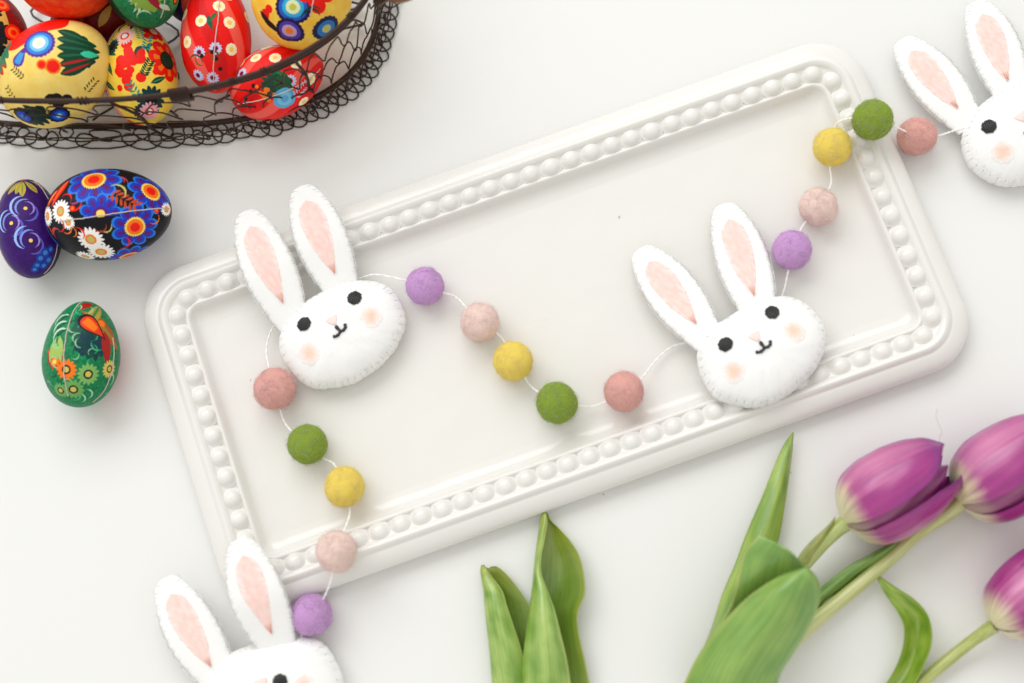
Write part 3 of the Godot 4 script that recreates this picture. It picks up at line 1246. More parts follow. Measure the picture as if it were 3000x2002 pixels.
	# -- green egg --
	p = Print.new(29.2, 20.6, 0.09, 3)
	p.ground(srgb(24, 142, 84), srgb(14, 104, 66), 0.35)
	p.motif("jag", 0.3, 0.3, 13, 0.6, [srgb(20, 84, 68)])
	p.motif("jag", 0.1, 0.36, 10, -1.2, [srgb(20, 58, 70)])
	p.motif("leaf", 0.42, 0.62, 15, 0.8, [srgb(178, 84, 30), srgb(150, 130, 50)])
	p.motif("leaf", 0.66, 0.3, 11, -0.5, [srgb(176, 150, 64), srgb(60, 130, 70)])
	p.motif("leaf", 0.05, 0.72, 10, 0.1, [srgb(170, 34, 30)])
	p.motif("drop", 0.42, 0.36, 9.6, -2.3, [black])
	p.motif("drop", 0.42, 0.36, 8.0, -2.3, [srgb(226, 60, 24), orange])
	p.motif("disc", 0.53, 0.52, 2.2, 0, [orange], 1)
	p.motif("drop", 0.84, 0.02, 5, 2.6, [srgb(176, 30, 26)])
	for q in [[-0.32, -0.42, -1], [-0.32, -0.68, 1]]:
		p.motif("leaf", -0.22, q[1], 6.5, 0.35 * q[2], [srgb(150, 30, 28), orange])
	for i in 4:
		p.motif("leaf", -0.02, -0.62 + i * 0.055, 8, -0.3 + 0.18 * i, [srgb(160, 186, 92)])
	p.motif("disc", -0.26, -0.55, 2.4, 0, [orange, yellow], 1)
	for q in [[0.5, -0.5], [0.35, -0.48], [0.2, -0.45]]:
		p.motif("arc", q[0], q[1], 6, 2.2, [srgb(196, 222, 196)])
		p.motif("arc", q[0] - 0.04, q[1] + 0.14, 6.5, 2.5, [srgb(14, 76, 54)])
	for q in [[-0.1, 0.1], [0.0, 0.05], [-0.18, 0.45], [0.2, 0.16], [-0.12, 0.56]]:
		p.motif("arc", q[0], q[1], 4.5, 1.8, [srgb(12, 74, 52)])
	for q in [[-0.4, -0.22, 5.8, orange], [-0.46, 0.34, 6, srgb(126, 178, 96)], [-0.76, -0.36, 4.6, srgb(110, 168, 96)], [-0.74, -0.02, 6, srgb(110, 168, 90)], [-0.3, 0.82, 5, srgb(214, 190, 96)]]:
		p.motif("daisy", q[0], q[1], q[2], 0, [q[3], black, srgb(206, 190, 90)], 14)
	for q in [[-0.8, 0.3], [-0.88, 0.12], [-0.5, 0.84]]:
		p.motif("arc", q[0], q[1], 4, 0.5, [srgb(180, 216, 180)])
	p.sector(100, 140, srgb(190, 60, 30))
	var gr := RandomNumberGenerator.new()
	gr.seed = 8
	for i in 46:
		var ga := gr.randf_range(-0.9, 0.9)
		var gc := gr.randf_range(-0.85, 0.85)
		p.motif("arc", ga, gc, gr.randf_range(2.4, 4.6), gr.randf() * TAU, [[srgb(12, 84, 58), srgb(60, 176, 116), srgb(150, 200, 150)][i % 3]])
	for q in [[-0.4, -0.22, 5.8, orange], [-0.46, 0.34, 6, srgb(126, 178, 96)], [-0.76, -0.36, 4.6, srgb(110, 168, 96)], [-0.74, -0.02, 6, srgb(110, 168, 90)]]:
		p.motif("daisy", q[0], q[1], q[2], 0, [q[3], black, srgb(206, 190, 90)], 14)
	p.motif("drop", 0.42, 0.36, 9.6, -2.3, [black])
	p.motif("drop", 0.42, 0.36, 8.0, -2.3, [srgb(226, 60, 24), orange])
	egg("small green fabric egg printed with orange flowers, alone at the left", loose, 187, 813, 20.6, Vector2(0.1, -1), 0.0, 29.2, 20.4, p, [[-18, -0.85, 0.97, -3.0], [62, -0.9, 0.3, -4.0]], 3)
	# ---- in the basket ----
	# yellow egg with the green leaf
	p = Print.new(33.0, 26.8, 0.04, 4)
	p.ground(srgb(250, 222, 128), srgb(244, 208, 100), 0.1)
	p.sector(-100, -62, red)
	p.motif("disc", 0.5, -0.78, 12, 0, [red], 5)
	p.motif("disc", 0.05, -0.9, 12, 0, [red], 5)
	p.motif("disc", 0.22, -0.46, 8.6, 0, [srgb(90, 44, 150), srgb(40, 130, 214), srgb(120, 196, 236), white, cream], 22)
	p.motif("drop", -0.12, -0.5, 6.5, 0.4, [srgb(90, 44, 150), srgb(60, 150, 220)])
	p.motif("jag", 0.68, 0.22, 9, 0.9, [srgb(14, 64, 42)])
	for i in 6:
		var k := i - 2.5
		p.motif("leaf", 0.56 - 0.06 * k * 0.62 * 1.6, 0.1 + 0.105 * k * 0.79 * 1.3, 9.5, 2.47 + 0.1 * k, [srgb(14, 64, 42), srgb(26, 96, 64)] if i < 4 else [srgb(14, 64, 42), srgb(190, 30, 28)])
	p.motif("leaf", 0.7, 0.3, 6, 2.3, [srgb(50, 206, 160)])
	p.motif("jag", -0.5, -0.78, 12, 0.2, [srgb(60, 120, 90), srgb(60, 196, 160), srgb(200, 60, 30)])
	p.motif("disc", 0.16, 0.08, 4.2, 0, [orange, red, red, red], 1)
	p.motif("disc", 0.04, -0.08, 2.8, 0, [orange, red, red], 1)
	p.fern(-0.34, -0.26, 4, 1.7, srgb(70, 62, 30), 5)
	p.fern(0.36, 0.74, 4, 0.2, srgb(40, 40, 24), 5)
	p.fern(-0.68, -0.1, 3.6, 1.4, srgb(60, 56, 28), 4)
	for q in [[-0.16, 0.56], [-0.2, 0.64], [-0.06, 0.68], [-0.24, 0.5]]:
		p.motif("disc", q[0], q[1], 3.2, 0, [black], 1)
	p.motif("disc", -0.35, 0.78, 6, 0, [black, blue, sky, white], 12)
	p.motif("jag", -0.66, 0.5, 10, 0.4, [srgb(16, 50, 40)])
	p.motif("disc", -0.8, 0.35, 6, 0, [black, blue, sky], 10)
	egg("big yellow fabric egg with blue rosette and dark green leaf, front left of the basket", held, 126, 168, 44, Vector2(0.8, -0.62), 0.1, 33.0, 27.2, p, [[118, -0.9, 0.9, 0.0]], 4)
	# yellow egg with red berries
	p = Print.new(29.4, 19.8, 0.04, 5)
	p.ground(srgb(250, 216, 88), srgb(244, 204, 66), 0.2)
	p.bunch(0.16, -0.1, 9, red, 13, 3, 0.32)
	p.bunch(-0.16, -0.3, 7, red, 10, 5, 0.36)
	for q in [[0.74, 0.1, 2.2], [0.8, -0.28, 2.6], [0.26, 0.5, 2.8], [0.2, 0.2, 2.0]]:
		p.motif("arc", q[0], q[1], 4.6, q[2], [srgb(16, 70, 60)])
		p.motif("arc", q[0] - 0.04, q[1] + 0.05, 5.4, q[2], [srgb(16, 70, 60)])
	for q in [[0.3, -0.66, 1.0], [0.0, -0.74, 0.4], [-0.3, 0.56, 2.0], [-0.3, -0.8, 0.8]]:
		p.motif("leaf", q[0], q[1], 5, q[2], [srgb(18, 66, 46), srgb(60, 140, 90)])
	p.motif("daisy", 0.58, -0.25, 6, 0, [srgb(250, 200, 190), red, white], 20)
	p.motif("flower", 0.68, 0.52, 7, 0, [red, red, srgb(196, 20, 20), red, srgb(250, 200, 150)], 6)
	p.motif("flower", 0.1, 0.82, 12, 0.3, [red, red, orange, srgb(40, 30, 20), srgb(20, 60, 40)], 7)
	p.fern(0.62, 0.16, 4.5, 0.2, srgb(40, 150, 150), 6)
	p.fern(0.4, 0.34, 5, -0.2, srgb(40, 150, 150), 6)
	p.fern(0.62, -0.62, 4, 0.6, srgb(40, 150, 150), 5)
	p.fern(-0.1, 0.28, 5, -0.5, srgb(16, 60, 40), 7)
	for q in [[0.42, -0.62, 5], [0.7, -0.84, 5], [-0.66, 0.3, 8], [-0.84, 0.0, 5]]:
		p.motif("daisy", q[0], q[1], q[2], 0, [srgb(16, 56, 60), black, black], 14)
	for q in [[0.56, 0.34], [0.4, 0.62], [-0.16, 0.5], [0.84, -0.1], [0.86, 0.3], [-0.4, -0.5]]:
		p.motif("disc", q[0], q[1], 1.8, 0, [red], 1)
	p.motif("daisy", -0.84, 0.2, 6, 0, [srgb(240, 170, 180), red, white], 16)
	p.sector(-150, -66, red, -1.0, -0.1)
	p.fern(-0.5, -0.1, 5, 0.5, srgb(30, 140, 140), 5)
	egg("yellow fabric egg crowded with red berries, right of the big yellow egg", held, 322, 168, 30, Vector2(-0.06, -1), 0.12, 29.4, 20.0, p, [[-70, -0.9, 0.9, 0.0]], 5)
	# red egg, upright
	var band := [srgb(236, 20, 16), srgb(214, 14, 14), srgb(236, 20, 16), srgb(244, 92, 80)]
	for k in 2:
		p = Print.new(32.0 if k == 0 else 27.5, 19.2 if k == 0 else 19.6, 0.1, 6 + k)
		p.swirl(4, 0.9, band)
		var dots := [[0.36, 0.18], [0.1, -0.32], [0.08, 0.47], [-0.23, -0.73], [-0.37, 0.52], [0.66, -0.3], [0.6, 0.4], [0.3, -0.84], [0.3, 0.9]]
		if k == 1:
			dots = [[-0.17, -0.72], [0.18, -0.47], [0.64, 0.44], [0.31, 0.88], [0.5, -0.1], [0.1, -0.93], [-0.5, -0.8]]
		for q in dots:
			p.motif("disc", q[0], q[1], 3.4, 0, [cream, cream, cream, srgb(246, 206, 96), srgb(246, 206, 96)], 9)
		for q in ([[-0.43, -0.38], [-0.38, 0.09], [-0.83, -0.03], [-0.78, -0.45]] if k == 0 else [[-0.56, -0.49], [0.26, 0.3]]):
			p.motif("daisy", q[0], q[1], 3.6, 0, [srgb(196, 206, 240), srgb(220, 60, 60), srgb(30, 30, 90)], 12)
			p.motif("arc", q[0] - 0.12, q[1] + 0.05, 4, 3.6, [srgb(120, 90, 30)])
			p.motif("arc", q[0] - 0.16, q[1] - 0.1, 5, 1.2, [srgb(90, 80, 30)])
		p.motif("leaf", 0.06, -0.06, 4.6, 0.3, [srgb(20, 90, 60)])
		p.motif("leaf", 0.16, 0.02, 3.4, -0.6, [srgb(40, 110, 60)])
		for q in [[-0.5, -0.3], [-0.54, 0.1], [-0.7, 0.2], [-0.44, 0.0]]:
			p.motif("disc", q[0], q[1], 1.2, 0, [srgb(40, 20, 30)], 1)
		if k == 1:
			p.motif("jag", -0.1, 0.2, 7, 0.5, [srgb(20, 70, 50)])
			p.motif("jag", 0.1, 0.3, 6, -0.9, [srgb(30, 84, 50)])
			p.bunch(-0.3, 0.4, 6, orange, 12, 9, 0.22)
			p.motif("disc", 0.0, 0.66, 6.5, 0, [srgb(90, 170, 214), srgb(120, 190, 220), srgb(90, 160, 210)], 6)
			p.fern(0.36, 0.62, 5, 0.4, srgb(220, 190, 210), 6)
			egg("red striped fabric egg lying on its side behind the basket's right wires", held, 636, 186, 24, Vector2(0.9, -0.42), 0.0, 27.5, 19.6, p, [[30, -0.9, 0.9, 8.0], [-60, -0.9, 0.9, 0.0]], 7)
		else:
			egg("red striped fabric egg standing upright between the yellow eggs", held, 495, 82, 34, Vector2(0.03, -1), 0.12, 32.0, 19.4, p, [[8, -0.9, 0.95, 10.0]], 6)
	# yellow egg with blue rosettes
	p = Print.new(31.5, 26.5, 0.05, 8)
	p.ground(srgb(252, 214, 92), srgb(248, 190, 62), 0.1)
	p.motif("disc", -0.5, -0.06, 9.5, 0, [srgb(40, 20, 70), srgb(40, 90, 190), srgb(50, 170, 214), srgb(230, 232, 180), srgb(196, 196, 90)], 22)
	p.motif("disc", -0.84, -0.12, 8, 0, [srgb(40, 20, 70), srgb(80, 60, 170), srgb(200, 160, 190), orange], 18)
	p.motif("disc", -0.7, 0.6, 8, 0, [srgb(30, 30, 70), srgb(40, 120, 190), pale], 18)
	p.bunch(-0.1, 0.34, 12, red, 13, 4, 0.34)
	p.motif("disc", -0.06, 0.0, 7, 0, [red], 5)
	p.fern(-0.2, -0.42, 5, 1.6, srgb(40, 30, 30), 6)
	p.motif("disc", -0.58, -0.62, 3, 0, [red], 1)
	p.motif("disc", -0.52, -0.54, 2.4, 0, [red], 1)
	for q in [[-0.66, -0.6], [-0.78, -0.45], [-0.74, -0.52]]:
		p.motif("leaf", q[0], q[1], 6, 0.4, [srgb(40, 20, 30)])
	p.motif("arc", -0.62, 0.3, 6, 2.0, [srgb(20, 60, 50)])
	p.motif("arc", -0.56, 0.34, 5, 2.2, [srgb(20, 60, 50)])
	p.fern(0.05, -0.84, 6, 0.5, srgb(40, 30, 30), 6)
	egg("yellow fabric egg with blue rosettes and red berries, at the right of the pile", held, 692, -14, 44, Vector2(0.12, -1), 0.1, 30.5, 27.4, p, [[20, -0.6, 0.6, 0.0]], 8)
	# green egg at the back
	p = Print.new(30.0, 20.4, 0.03, 9)
	p.ground(srgb(30, 132, 76), srgb(16, 92, 56), 0.3)
	p.sector(-120, -58, srgb(14, 40, 26))
	for q in [[-0.6, -0.46, 8], [-0.62, -0.4, 6.5], [-0.64, -0.34, 5], [-0.5, -0.54, 9.4]]:
		p.motif("arc", q[0], q[1], q[2], 0.2, [srgb(206, 220, 180)])
	p.motif("jag", -0.5, 0.14, 11, 0.2, [srgb(130, 160, 60), srgb(170, 30, 40)])
	p.motif("leaf", -0.6, 0.26, 8, 0.5, [srgb(150, 24, 40)])
	p.motif("daisy", -0.6, 0.78, 6, 0, [srgb(60, 150, 90), black, orange], 12)
	p.motif("leaf", -0.74, 0.5, 5, 1.2, [srgb(190, 210, 190)])
	p.motif("arc", -0.84, -0.1, 5, 1.5, [srgb(190, 210, 170)])
	p.motif("disc", -0.3, 0.2, 4, 0, [orange, yellow], 8)
	egg("green fabric egg with pale curls at the back of the basket", held, 322, -46, 56, Vector2(-0.2, -1), 0.25, 26.5, 20.4, p, [[40, -0.9, 0.4, 0.0]], 9)
	# orange-red egg at the back left
	p = Print.new(28.0, 23.0, 0.03, 10)
	p.ground(srgb(226, 44, 20), srgb(234, 84, 26), 0.18)
	for q in [[-0.3, 0.2, 3.4], [-0.4, -0.1, 2.6], [0.0, 0.36, 4.2], [0.1, 0.1, 2.6], [-0.6, 0.4, 3]]:
		p.motif("disc", q[0], q[1], q[2], 0, [black], 7)
		p.motif("disc", q[0], q[1] - 0.5, q[2], 0, [srgb(40, 12, 20)], 7)
	p.motif("leaf", -0.1, 0.76, 9, 1.4, [orange, yellow])
	p.motif("leaf", -0.5, 0.62, 8, 1.6, [orange, yellow])
	egg("orange red fabric egg with black spots, at the upper left corner", held, 152, -52, 58, Vector2(-1, 0.16), 0.0, 27.0, 22.6, p, [], 10)
	# dark red egg cut by the frame
	p = Print.new(27.0, 18.0, 0.05, 11)
	p.ground(srgb(150, 24, 20), srgb(120, 16, 16), 0.2)
	p.sector(-40, 36, srgb(214, 170, 80))
	for q in [[0.3, 0.2, 6], [-0.2, 0.3, 7], [0.0, 0.0, 6], [-0.5, 0.1, 5], [0.5, -0.1, 5]]:
		p.motif("daisy", q[0], q[1], q[2], 0, [srgb(24, 20, 20), black, black], 10)
	p.motif("disc", -0.2, 0.66, 5, 0, [red, orange, red], 6)
	p.motif("disc", 0.46, 0.5, 5, 0, [red, orange, red], 6)
	p.fern(0.4, 0.1, 5, 0.5, srgb(70, 60, 40), 5)
	egg("dark red fabric egg with black flowers, cut off by the left edge", held, -14, 84, 44, Vector2(-0.2, -1), 0.1, 26.0, 18.4, p, [], 11)
	# maroon egg deep in the pile
	p = Print.new(27.0, 18.5, 0.05, 12)
	p.ground(srgb(130, 22, 18), srgb(96, 14, 14), 0.2)
	p.motif("disc", 0.0, 0.3, 5, 0, [srgb(200, 130, 60), red], 7)
	p.motif("leaf", -0.3, -0.2, 8, 0.7, [srgb(196, 150, 60)])
	p.motif("leaf", 0.3, -0.3, 8, 0.9, [srgb(180, 60, 30)])
	egg("maroon fabric egg half hidden in the shade behind the big yellow egg", held, 222, 40, 24, Vector2(-0.9, 0.3), 0.0, 27.0, 18.5, p, [], 12)
	# dark blue egg
	p = Print.new(28.0, 19.0, 0.05, 13)
	p.ground(srgb(30, 20, 76), srgb(18, 12, 50), 0.2)
	p.motif("leaf", -0.5, 0.2, 8, 0.5, [srgb(214, 120, 50), yellow])
	p.motif("leaf", -0.7, -0.2, 7, -0.5, [srgb(190, 60, 40)])
	egg("dark blue fabric egg behind the upright red egg, at the top edge", held, 437, -52, 30, Vector2(-0.1, -1), 0.1, 27.0, 18.6, p, [], 13)


# ================= basket =================

func oval(cx: float, cy: float, a: float, b: float, n: float, w: float, h: float, roll := 0.0) -> Vector3:
	var c := cos(w)
	var s := sin(w)
	var x := a * signf(c) * pow(absf(c), 2.0 / n)
	var y := b * signf(s) * pow(absf(s), 2.0 / n)
	return at(cx + x * cos(roll) - y * sin(roll), cy + x * sin(roll) + y * cos(roll), h)


func wall(w: float, q: float, out := 0.0) -> Vector3:
	# q: 0 at the foot, 1 at the rim
	var a := oval(240, -60, 640 + out, 378 + out, 2.8, w, 5)
	var b := oval(118, -202, 775 + out, 434 + out, 2.35, w, 75)
	var m := a.lerp(b, q)
	m.y = lerpf(5, 75, q) * MM
	return m


func basket():
	var o := thing("wire_basket", "oval dark brown wire basket full of eggs, at the upper left", "basket", oval(240, -60, 0, 0, 2, 0, 0))
	var loop := func(q: float, out: float, count: int) -> PackedVector3Array:
		var path := PackedVector3Array()
		for i in count + 1:
			path.append(wall(TAU * i / count, q, out))
		return path
	# rim: two stout wires, and a thinner one whipped round the upper
	var g := geo(o)
	g.tube(loop.call(1.0, 0.0, 160), 0.0016, 8)
	part("rim_wire", g.mesh(), M.wire, o)
	g = geo(o)
	var low: PackedVector3Array = PackedVector3Array()
	for i in 161:
		var w := TAU * i / 160.0
		low.append(wall(w, 0.91 + 0.055 * sin(w - 0.5) + 0.015 * sin(w * 5.0), -3.0))
	g.tube(low, 0.0011, 8)
	part("rim_wire", g.mesh(), M.wire, o)
	# short wraps of thin wire that tie the netting to the rim
	for k in 22:
		g = geo(o)
		var wrap := PackedVector3Array()
		var turns: float = [2.0, 3.0, 2.5][k % 3]
		for i in 41:
			var w := TAU * (k + 0.3 * sin(k * 2.7)) / 22.0 + i * 0.0006
			var c := wall(w, 1.0)
			var out := (wall(w, 1.0, 10.0) - c).normalized()
			var turn := i / 40.0 * TAU * turns
			wrap.append(c + (out * cos(turn) + Vector3.UP * sin(turn)) * 0.0018)
		g.tube(wrap, 0.00055, 5)
		part("tie_wire", g.mesh(), M.wire, o)
	# floor bar
	g = geo(o)
	var bar := PackedVector3Array()
	for i in 161:
		bar.append(oval(240, -62, 634, 352, 2.9, TAU * i / 160.0, 5))
	g.tube(bar, 0.0018, 8)
	part("foot_ring", g.mesh(), M.wire, o)
	# netting: rows of bent wire, each hooked into the next
	var bends := 54
	var f := FastNoiseLite.new()
	f.seed = 77
	f.frequency = 1.0
	for k in 4:
		g = geo(o)
		var path := PackedVector3Array()
		var q0: float = [0.13, 0.36, 0.59, 0.8][k]
		var amp: float = [0.125, 0.145, 0.145, 0.12][k]
		var back: float = [1.0, 0.7, 0.35, 0.3][k]
		for i in bends * 14 + 1:
			var s := i / 14.0
			var turn := s * TAU + PI * k
			var j := f.get_noise_2d(s * 0.6, k * 9.0) * sin(PI * s / bends)
			var w := (s + back * 0.3 * sin(turn + 0.3) + 0.5 * j) / bends * TAU
			path.append(wall(w, q0 + amp * cos(turn) * (1.0 + 0.9 * f.get_noise_2d(s * 0.5 + 30.0, k)) + 0.05 * f.get_noise_2d(s * 2.3, k + 80.0), (12.0 if k == 0 else 4.0) + 5.0 * sin(turn + 1.0) + 7.0 * f.get_noise_2d(s * 0.9, k * 3.0 + 50.0)))
		g.tube(path, 0.00047, 6)
		part("netting_wire", g.mesh(), M.wire, o)
	# looped foot wires that lie flat outside the bar
	for k in 2:
		g = geo(o)
		var path := PackedVector3Array()
		var loops := 104
		for i in loops * 14 + 1:
			var s := i / 14.0
			var turn := s * TAU + PI * k
			var w := (s + 0.5 * sin(turn) + 0.3 * f.get_noise_2d(s * 0.7, k * 5.0) * sin(PI * s / loops)) / loops * TAU
			var out := (24.0 if k == 0 else 10.0) + (17.0 if k == 0 else 14.0) * cos(turn) * (1.0 + 0.6 * f.get_noise_2d(s * 0.8, 7.0 + k)) + 4.0 * f.get_noise_2d(s * 0.3, 17.0 + k)
			path.append(oval(240, -60, 638 + out, 360 + out, 2.8, w, 1.3 + 2.6 * k + 1.2 * sin(turn)))
		g.tube(path, 0.0005, 6)
		part("foot_loop_wire", g.mesh(), M.wire, o)
	# a coil that binds the two rim wires at the front
	g = geo(o)
	var coil := PackedVector3Array()
	for i in 121:
		var turn := i / 120.0 * TAU * 8.0
		var c := wall(1.28 - i * 0.0005, 0.95, 0.0)
		var side := (wall(1.28, 0.95, 10.0) - wall(1.28, 0.95, 0.0)).normalized()
		coil.append(c + side * cos(turn) * 0.0028 + Vector3.UP * sin(turn) * 0.0062)
	g.tube(coil, 0.0007, 6)
	part("binding_wire", g.mesh(), M.wire, o)
	# uprights
	for i in 10:
		var w := TAU * (i + 0.3) / 10.0
		g = geo(o)
		var path := PackedVector3Array()
		for k in 9:
			path.append(wall(w + 0.01 * sin(k), k / 8.0 * 0.98, -2.0))
		g.tube(path, 0.0009, 6)
		part("upright_wire", g.mesh(), M.wire, o)
	# floor wires, bent to and fro
	for k in 9:
		g = geo(o)
		var path := PackedVector3Array()
		var u := lerpf(-0.92, 0.92, k / 8.0)
		var reach := sqrt(1.0 - u * u)
		for i in 61:
			var v := lerpf(-reach, reach, i / 60.0)
			path.append(at(240 + 610 * u + 30 * sin(i * 0.7 + k * PI), -62 + 338 * v, 4.0 + 0.7 * sin(i * 0.7)))
		g.tube(path, 0.0007, 5)
		part("floor_wire", g.mesh(), M.wire, o)
	# handle: a wire bail hinged on the rim with a turned wooden grip
	g = geo(o)
	g.tube(spline([at(866, 10, 68), at(872, 2, 74), at(880, -2, 79), at(872, -8, 76), at(862, 2, 72), at(870, 14, 66)], 40), 0.0016, 7)
	part("hinge_wire", g.mesh(), M.wire, o)
	g = geo(o)
	g.tube(spline([at(874, 4, 76), at(890, -6, 84), at(925, -14, 92), at(960, -18, 96), at(1040, -120, 110), at(900, -420, 120)], 40), 0.0016, 7)
	var bail := part("handle", g.mesh(), M.wire, o)
	g = geo(o)
	var grip := spline([at(893, -8, 86), at(920, -12, 92), at(950, -16, 95)], 16)
	var fat := PackedFloat32Array()
	for i in 16:
		fat.append((2.6 + 1.6 * sin(PI * i / 15.0)) * MM)
	g.tube(grip, fat, 14)
	part("wooden_grip", g.mesh(), M.wood, bail)


# ================= tulips =================

func loft(o: Node3D, table: Array, nr: int, nc: int, thick: float, tint: Callable) -> ArrayMesh:
	# rows of [x, y, height] across a leaf, from base to tip; skinned smoothly and given thickness
	var lines := []
	for row in table:
		var p := []
		for q in row:
			p.append(at(q[0], q[1], q[2]))
		lines.append(spline(p, nc))
	var rows := []
	var cols := []
	var uvs := []
	var top := []
	for i in nr:
		var r := PackedVector3Array()
		r.resize(nc)
		top.append(r)
	for j in nc:
		var p := []
		for l in lines:
			p.append(l[j])
		var col := spline(p, nr)
		for i in nr:
			top[i][j] = col[i]
	for i in nr:
		var r: PackedVector3Array = top[i]
		var row := PackedVector3Array()
		var rc := PackedColorArray()
		var ruv := PackedVector2Array()
		row.append_array(r)
		for j in nc:
			var c: Color = tint.call(j / float(nc - 1), i / float(nr - 1), false)
			rc.append(c)
			ruv.append(Vector2(j / float(nc - 1), i / float(nr - 1)))
		for jj in nc:
			var j := nc - 1 - jj
			var du := r[mini(j + 1, nc - 1)] - r[maxi(j - 1, 0)]
			var dv: Vector3 = top[mini(i + 1, nr - 1)][j] - top[maxi(i - 1, 0)][j]
			var n := du.cross(dv).normalized()
			var e := sin(PI * clampf(j / float(nc - 1), 0.04, 0.96))
			row.append(r[j] - n * thick * MM * minf(1.0, e * 3.0) * (1.0 if i < nr - 1 else 0.2))
			rc.append(tint.call(j / float(nc - 1), i / float(nr - 1), true))
			ruv.append(Vector2(j / float(nc - 1), i / float(nr - 1)))
		ruv.append(Vector2(0, i / float(nr - 1)))
		rows.append(row)
		cols.append(rc)
		uvs.append(ruv)
	var g := geo(o)
	g.grid(rows, true, false, cols, uvs)
	return g.mesh()


func zone(ox: float, oy: float, k: float, table: Array) -> Array:
	var out := []
	for row in table:
		var r := []
		for q in row:
			r.append([ox + q[0] * k, oy + q[1] * k, q[2]])
		out.append(r)
	return out


func right_zone(t: Array) -> Array:
	return zone(1527.4, 900.8, 0.4257, t)


func mid_zone(t: Array) -> Array:
	return zone(1057.5, 1135.8, 0.2758, t)


func green_tint(dark: Color, light: Color, edge: Color, under: Color, tip: float, seed_: float) -> Callable:
	return func(u: float, v: float, below: bool) -> Color:
		var c := dark.lerp(light, clampf(0.5 + 0.8 * bumps.get_noise_2d(u * 3.0 + seed_, v * 4.0) + 0.25 * bumps.get_noise_2d(u * 16.0 + seed_, v * 2.0), 0, 1))
		if below:
			c = under.lerp(c, 0.4)
		var m := absf(u - 0.5) * 2.0
		c = c.lerp(edge, smoothstep(0.88, 1.0, m) * 0.85)
		return c.lerp(edge, smoothstep(tip, 1.0, v + 0.06 * bumps.get_noise_2d(u * 8.0, seed_)) * 0.8)


func bloom(o: Node3D, base: Vector3, tip: Vector3, wide: float, petals: Array, seed_: int):
	var y := (tip - base)
	var length := y.length()
	y = y / length
	var z := Vector3.UP.slerp((eye - base).normalized(), 0.5)
	z = (z - y * z.dot(y)).normalized()
	var x := y.cross(z)
	var cup := [[0.0, 0.14], [0.05, 0.56], [0.14, 0.84], [0.28, 0.98], [0.42, 1.0], [0.58, 0.95], [0.72, 0.84], [0.86, 0.66], [1.0, 0.38]]
	var span := [[0.0, 0.85], [0.1, 0.95], [0.3, 1.0], [0.5, 1.0], [0.7, 0.97], [0.82, 0.88], [0.9, 0.75], [0.95, 0.59], [0.98, 0.4], [0.993, 0.25], [1.0, 0.06]]
	for q in petals:
		# q: bearing, half span, depth in the cup, length, tip flare, edge curl
		var rows := []
		var cols := []
		var uvs := []
		var nr := 40
		var nc := 29
		var front := []
		for i in nr:
			var s := 1.0 - pow(1.0 - i / float(nr - 1), 1.5)
			var r := PackedVector3Array()
			for j in nc:
				var u := j / float(nc - 1) * 2.0 - 1.0
				var w: float = deg_to_rad(q[0]) + deg_to_rad(q[1]) * table_at(span, s) * u
				var lip: float = q[5] * absf(u) ** 3.0 * smoothstep(0.15, 0.6, s)
				var rad: float = wide * (table_at(cup, s) * q[2] + q[4] * pow(maxf(0.0, s - 0.3), 2.0) + lip + 0.035 * bumps.get_noise_2d(u * 1.6 + seed_ * 3.0 + q[0], s * 2.4) + 0.05 * (1.0 - u * u) * s - 0.045 * exp(-u * u * 40.0) * smoothstep(0.2, 0.7, s))
				var ss: float = (s - 0.04 * pow(s, 14.0)) * q[3] * (1.0 - 0.06 * u * u * s)
				r.append(base + y * ss * length + (x * sin(w) + z * cos(w)) * rad * MM)
			front.append(r)
		for i in nr:
			var r: PackedVector3Array = front[i]
			var s := 1.0 - pow(1.0 - i / float(nr - 1), 1.5)
			var row := PackedVector3Array()
			var rc := PackedColorArray()
			var ruv := PackedVector2Array()
			for side in 2:
				for jj in nc:
					var j := jj if side == 0 else nc - 1 - jj
					var u := j / float(nc - 1) * 2.0 - 1.0
					var axis := base + y * (r[j] - base).dot(y)
					var inward := (axis - r[j]).normalized()
					var e := minf(1.0, (1.0 - absf(u)) * 5.0 + 0.1)
					row.append(r[j] + (inward * 0.7 * MM * e if side == 1 else Vector3.ZERO))
					# pigment: cream at the foot, rose flame on the back, purple to the edges
					var streak := 0.5 + 0.5 * bumps.get_noise_2d(u * 9.0 + seed_ + q[0], s * 1.2)
					var foot := smoothstep(0.16, 0.0, s - 0.1 * streak + 0.04 * absf(u))
					var flame := clampf(1.1 - absf(u) * 1.5 - absf(s - 0.42) * 1.5 + 0.5 * (streak - 0.5), 0, 1)
					var c := lin(148, 32, 122).lerp(lin(186, 64, 144), streak)
					c = c.lerp(lin(238, 160, 194), flame * 0.62)
					c = c.lerp(lin(122, 20, 126), clampf(smoothstep(0.7, 1.0, s) * 0.8 + smoothstep(0.72, 1.0, absf(u)) * 0.45 * smoothstep(0.2, 0.5, s), 0, 1))
					c = c.lerp(lin(240, 234, 186), foot)
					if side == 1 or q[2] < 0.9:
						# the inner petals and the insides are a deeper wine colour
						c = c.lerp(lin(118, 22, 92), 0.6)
					rc.append(c)
					ruv.append(Vector2(u * 0.5 + 0.5, s))
			ruv.append(ruv[0])
			rows.append(row)
			cols.append(rc)
			uvs.append(ruv)
		var g := geo(o)
		g.grid(rows, true, true, cols, uvs)
		part("petal", g.mesh(), M.petal, o)


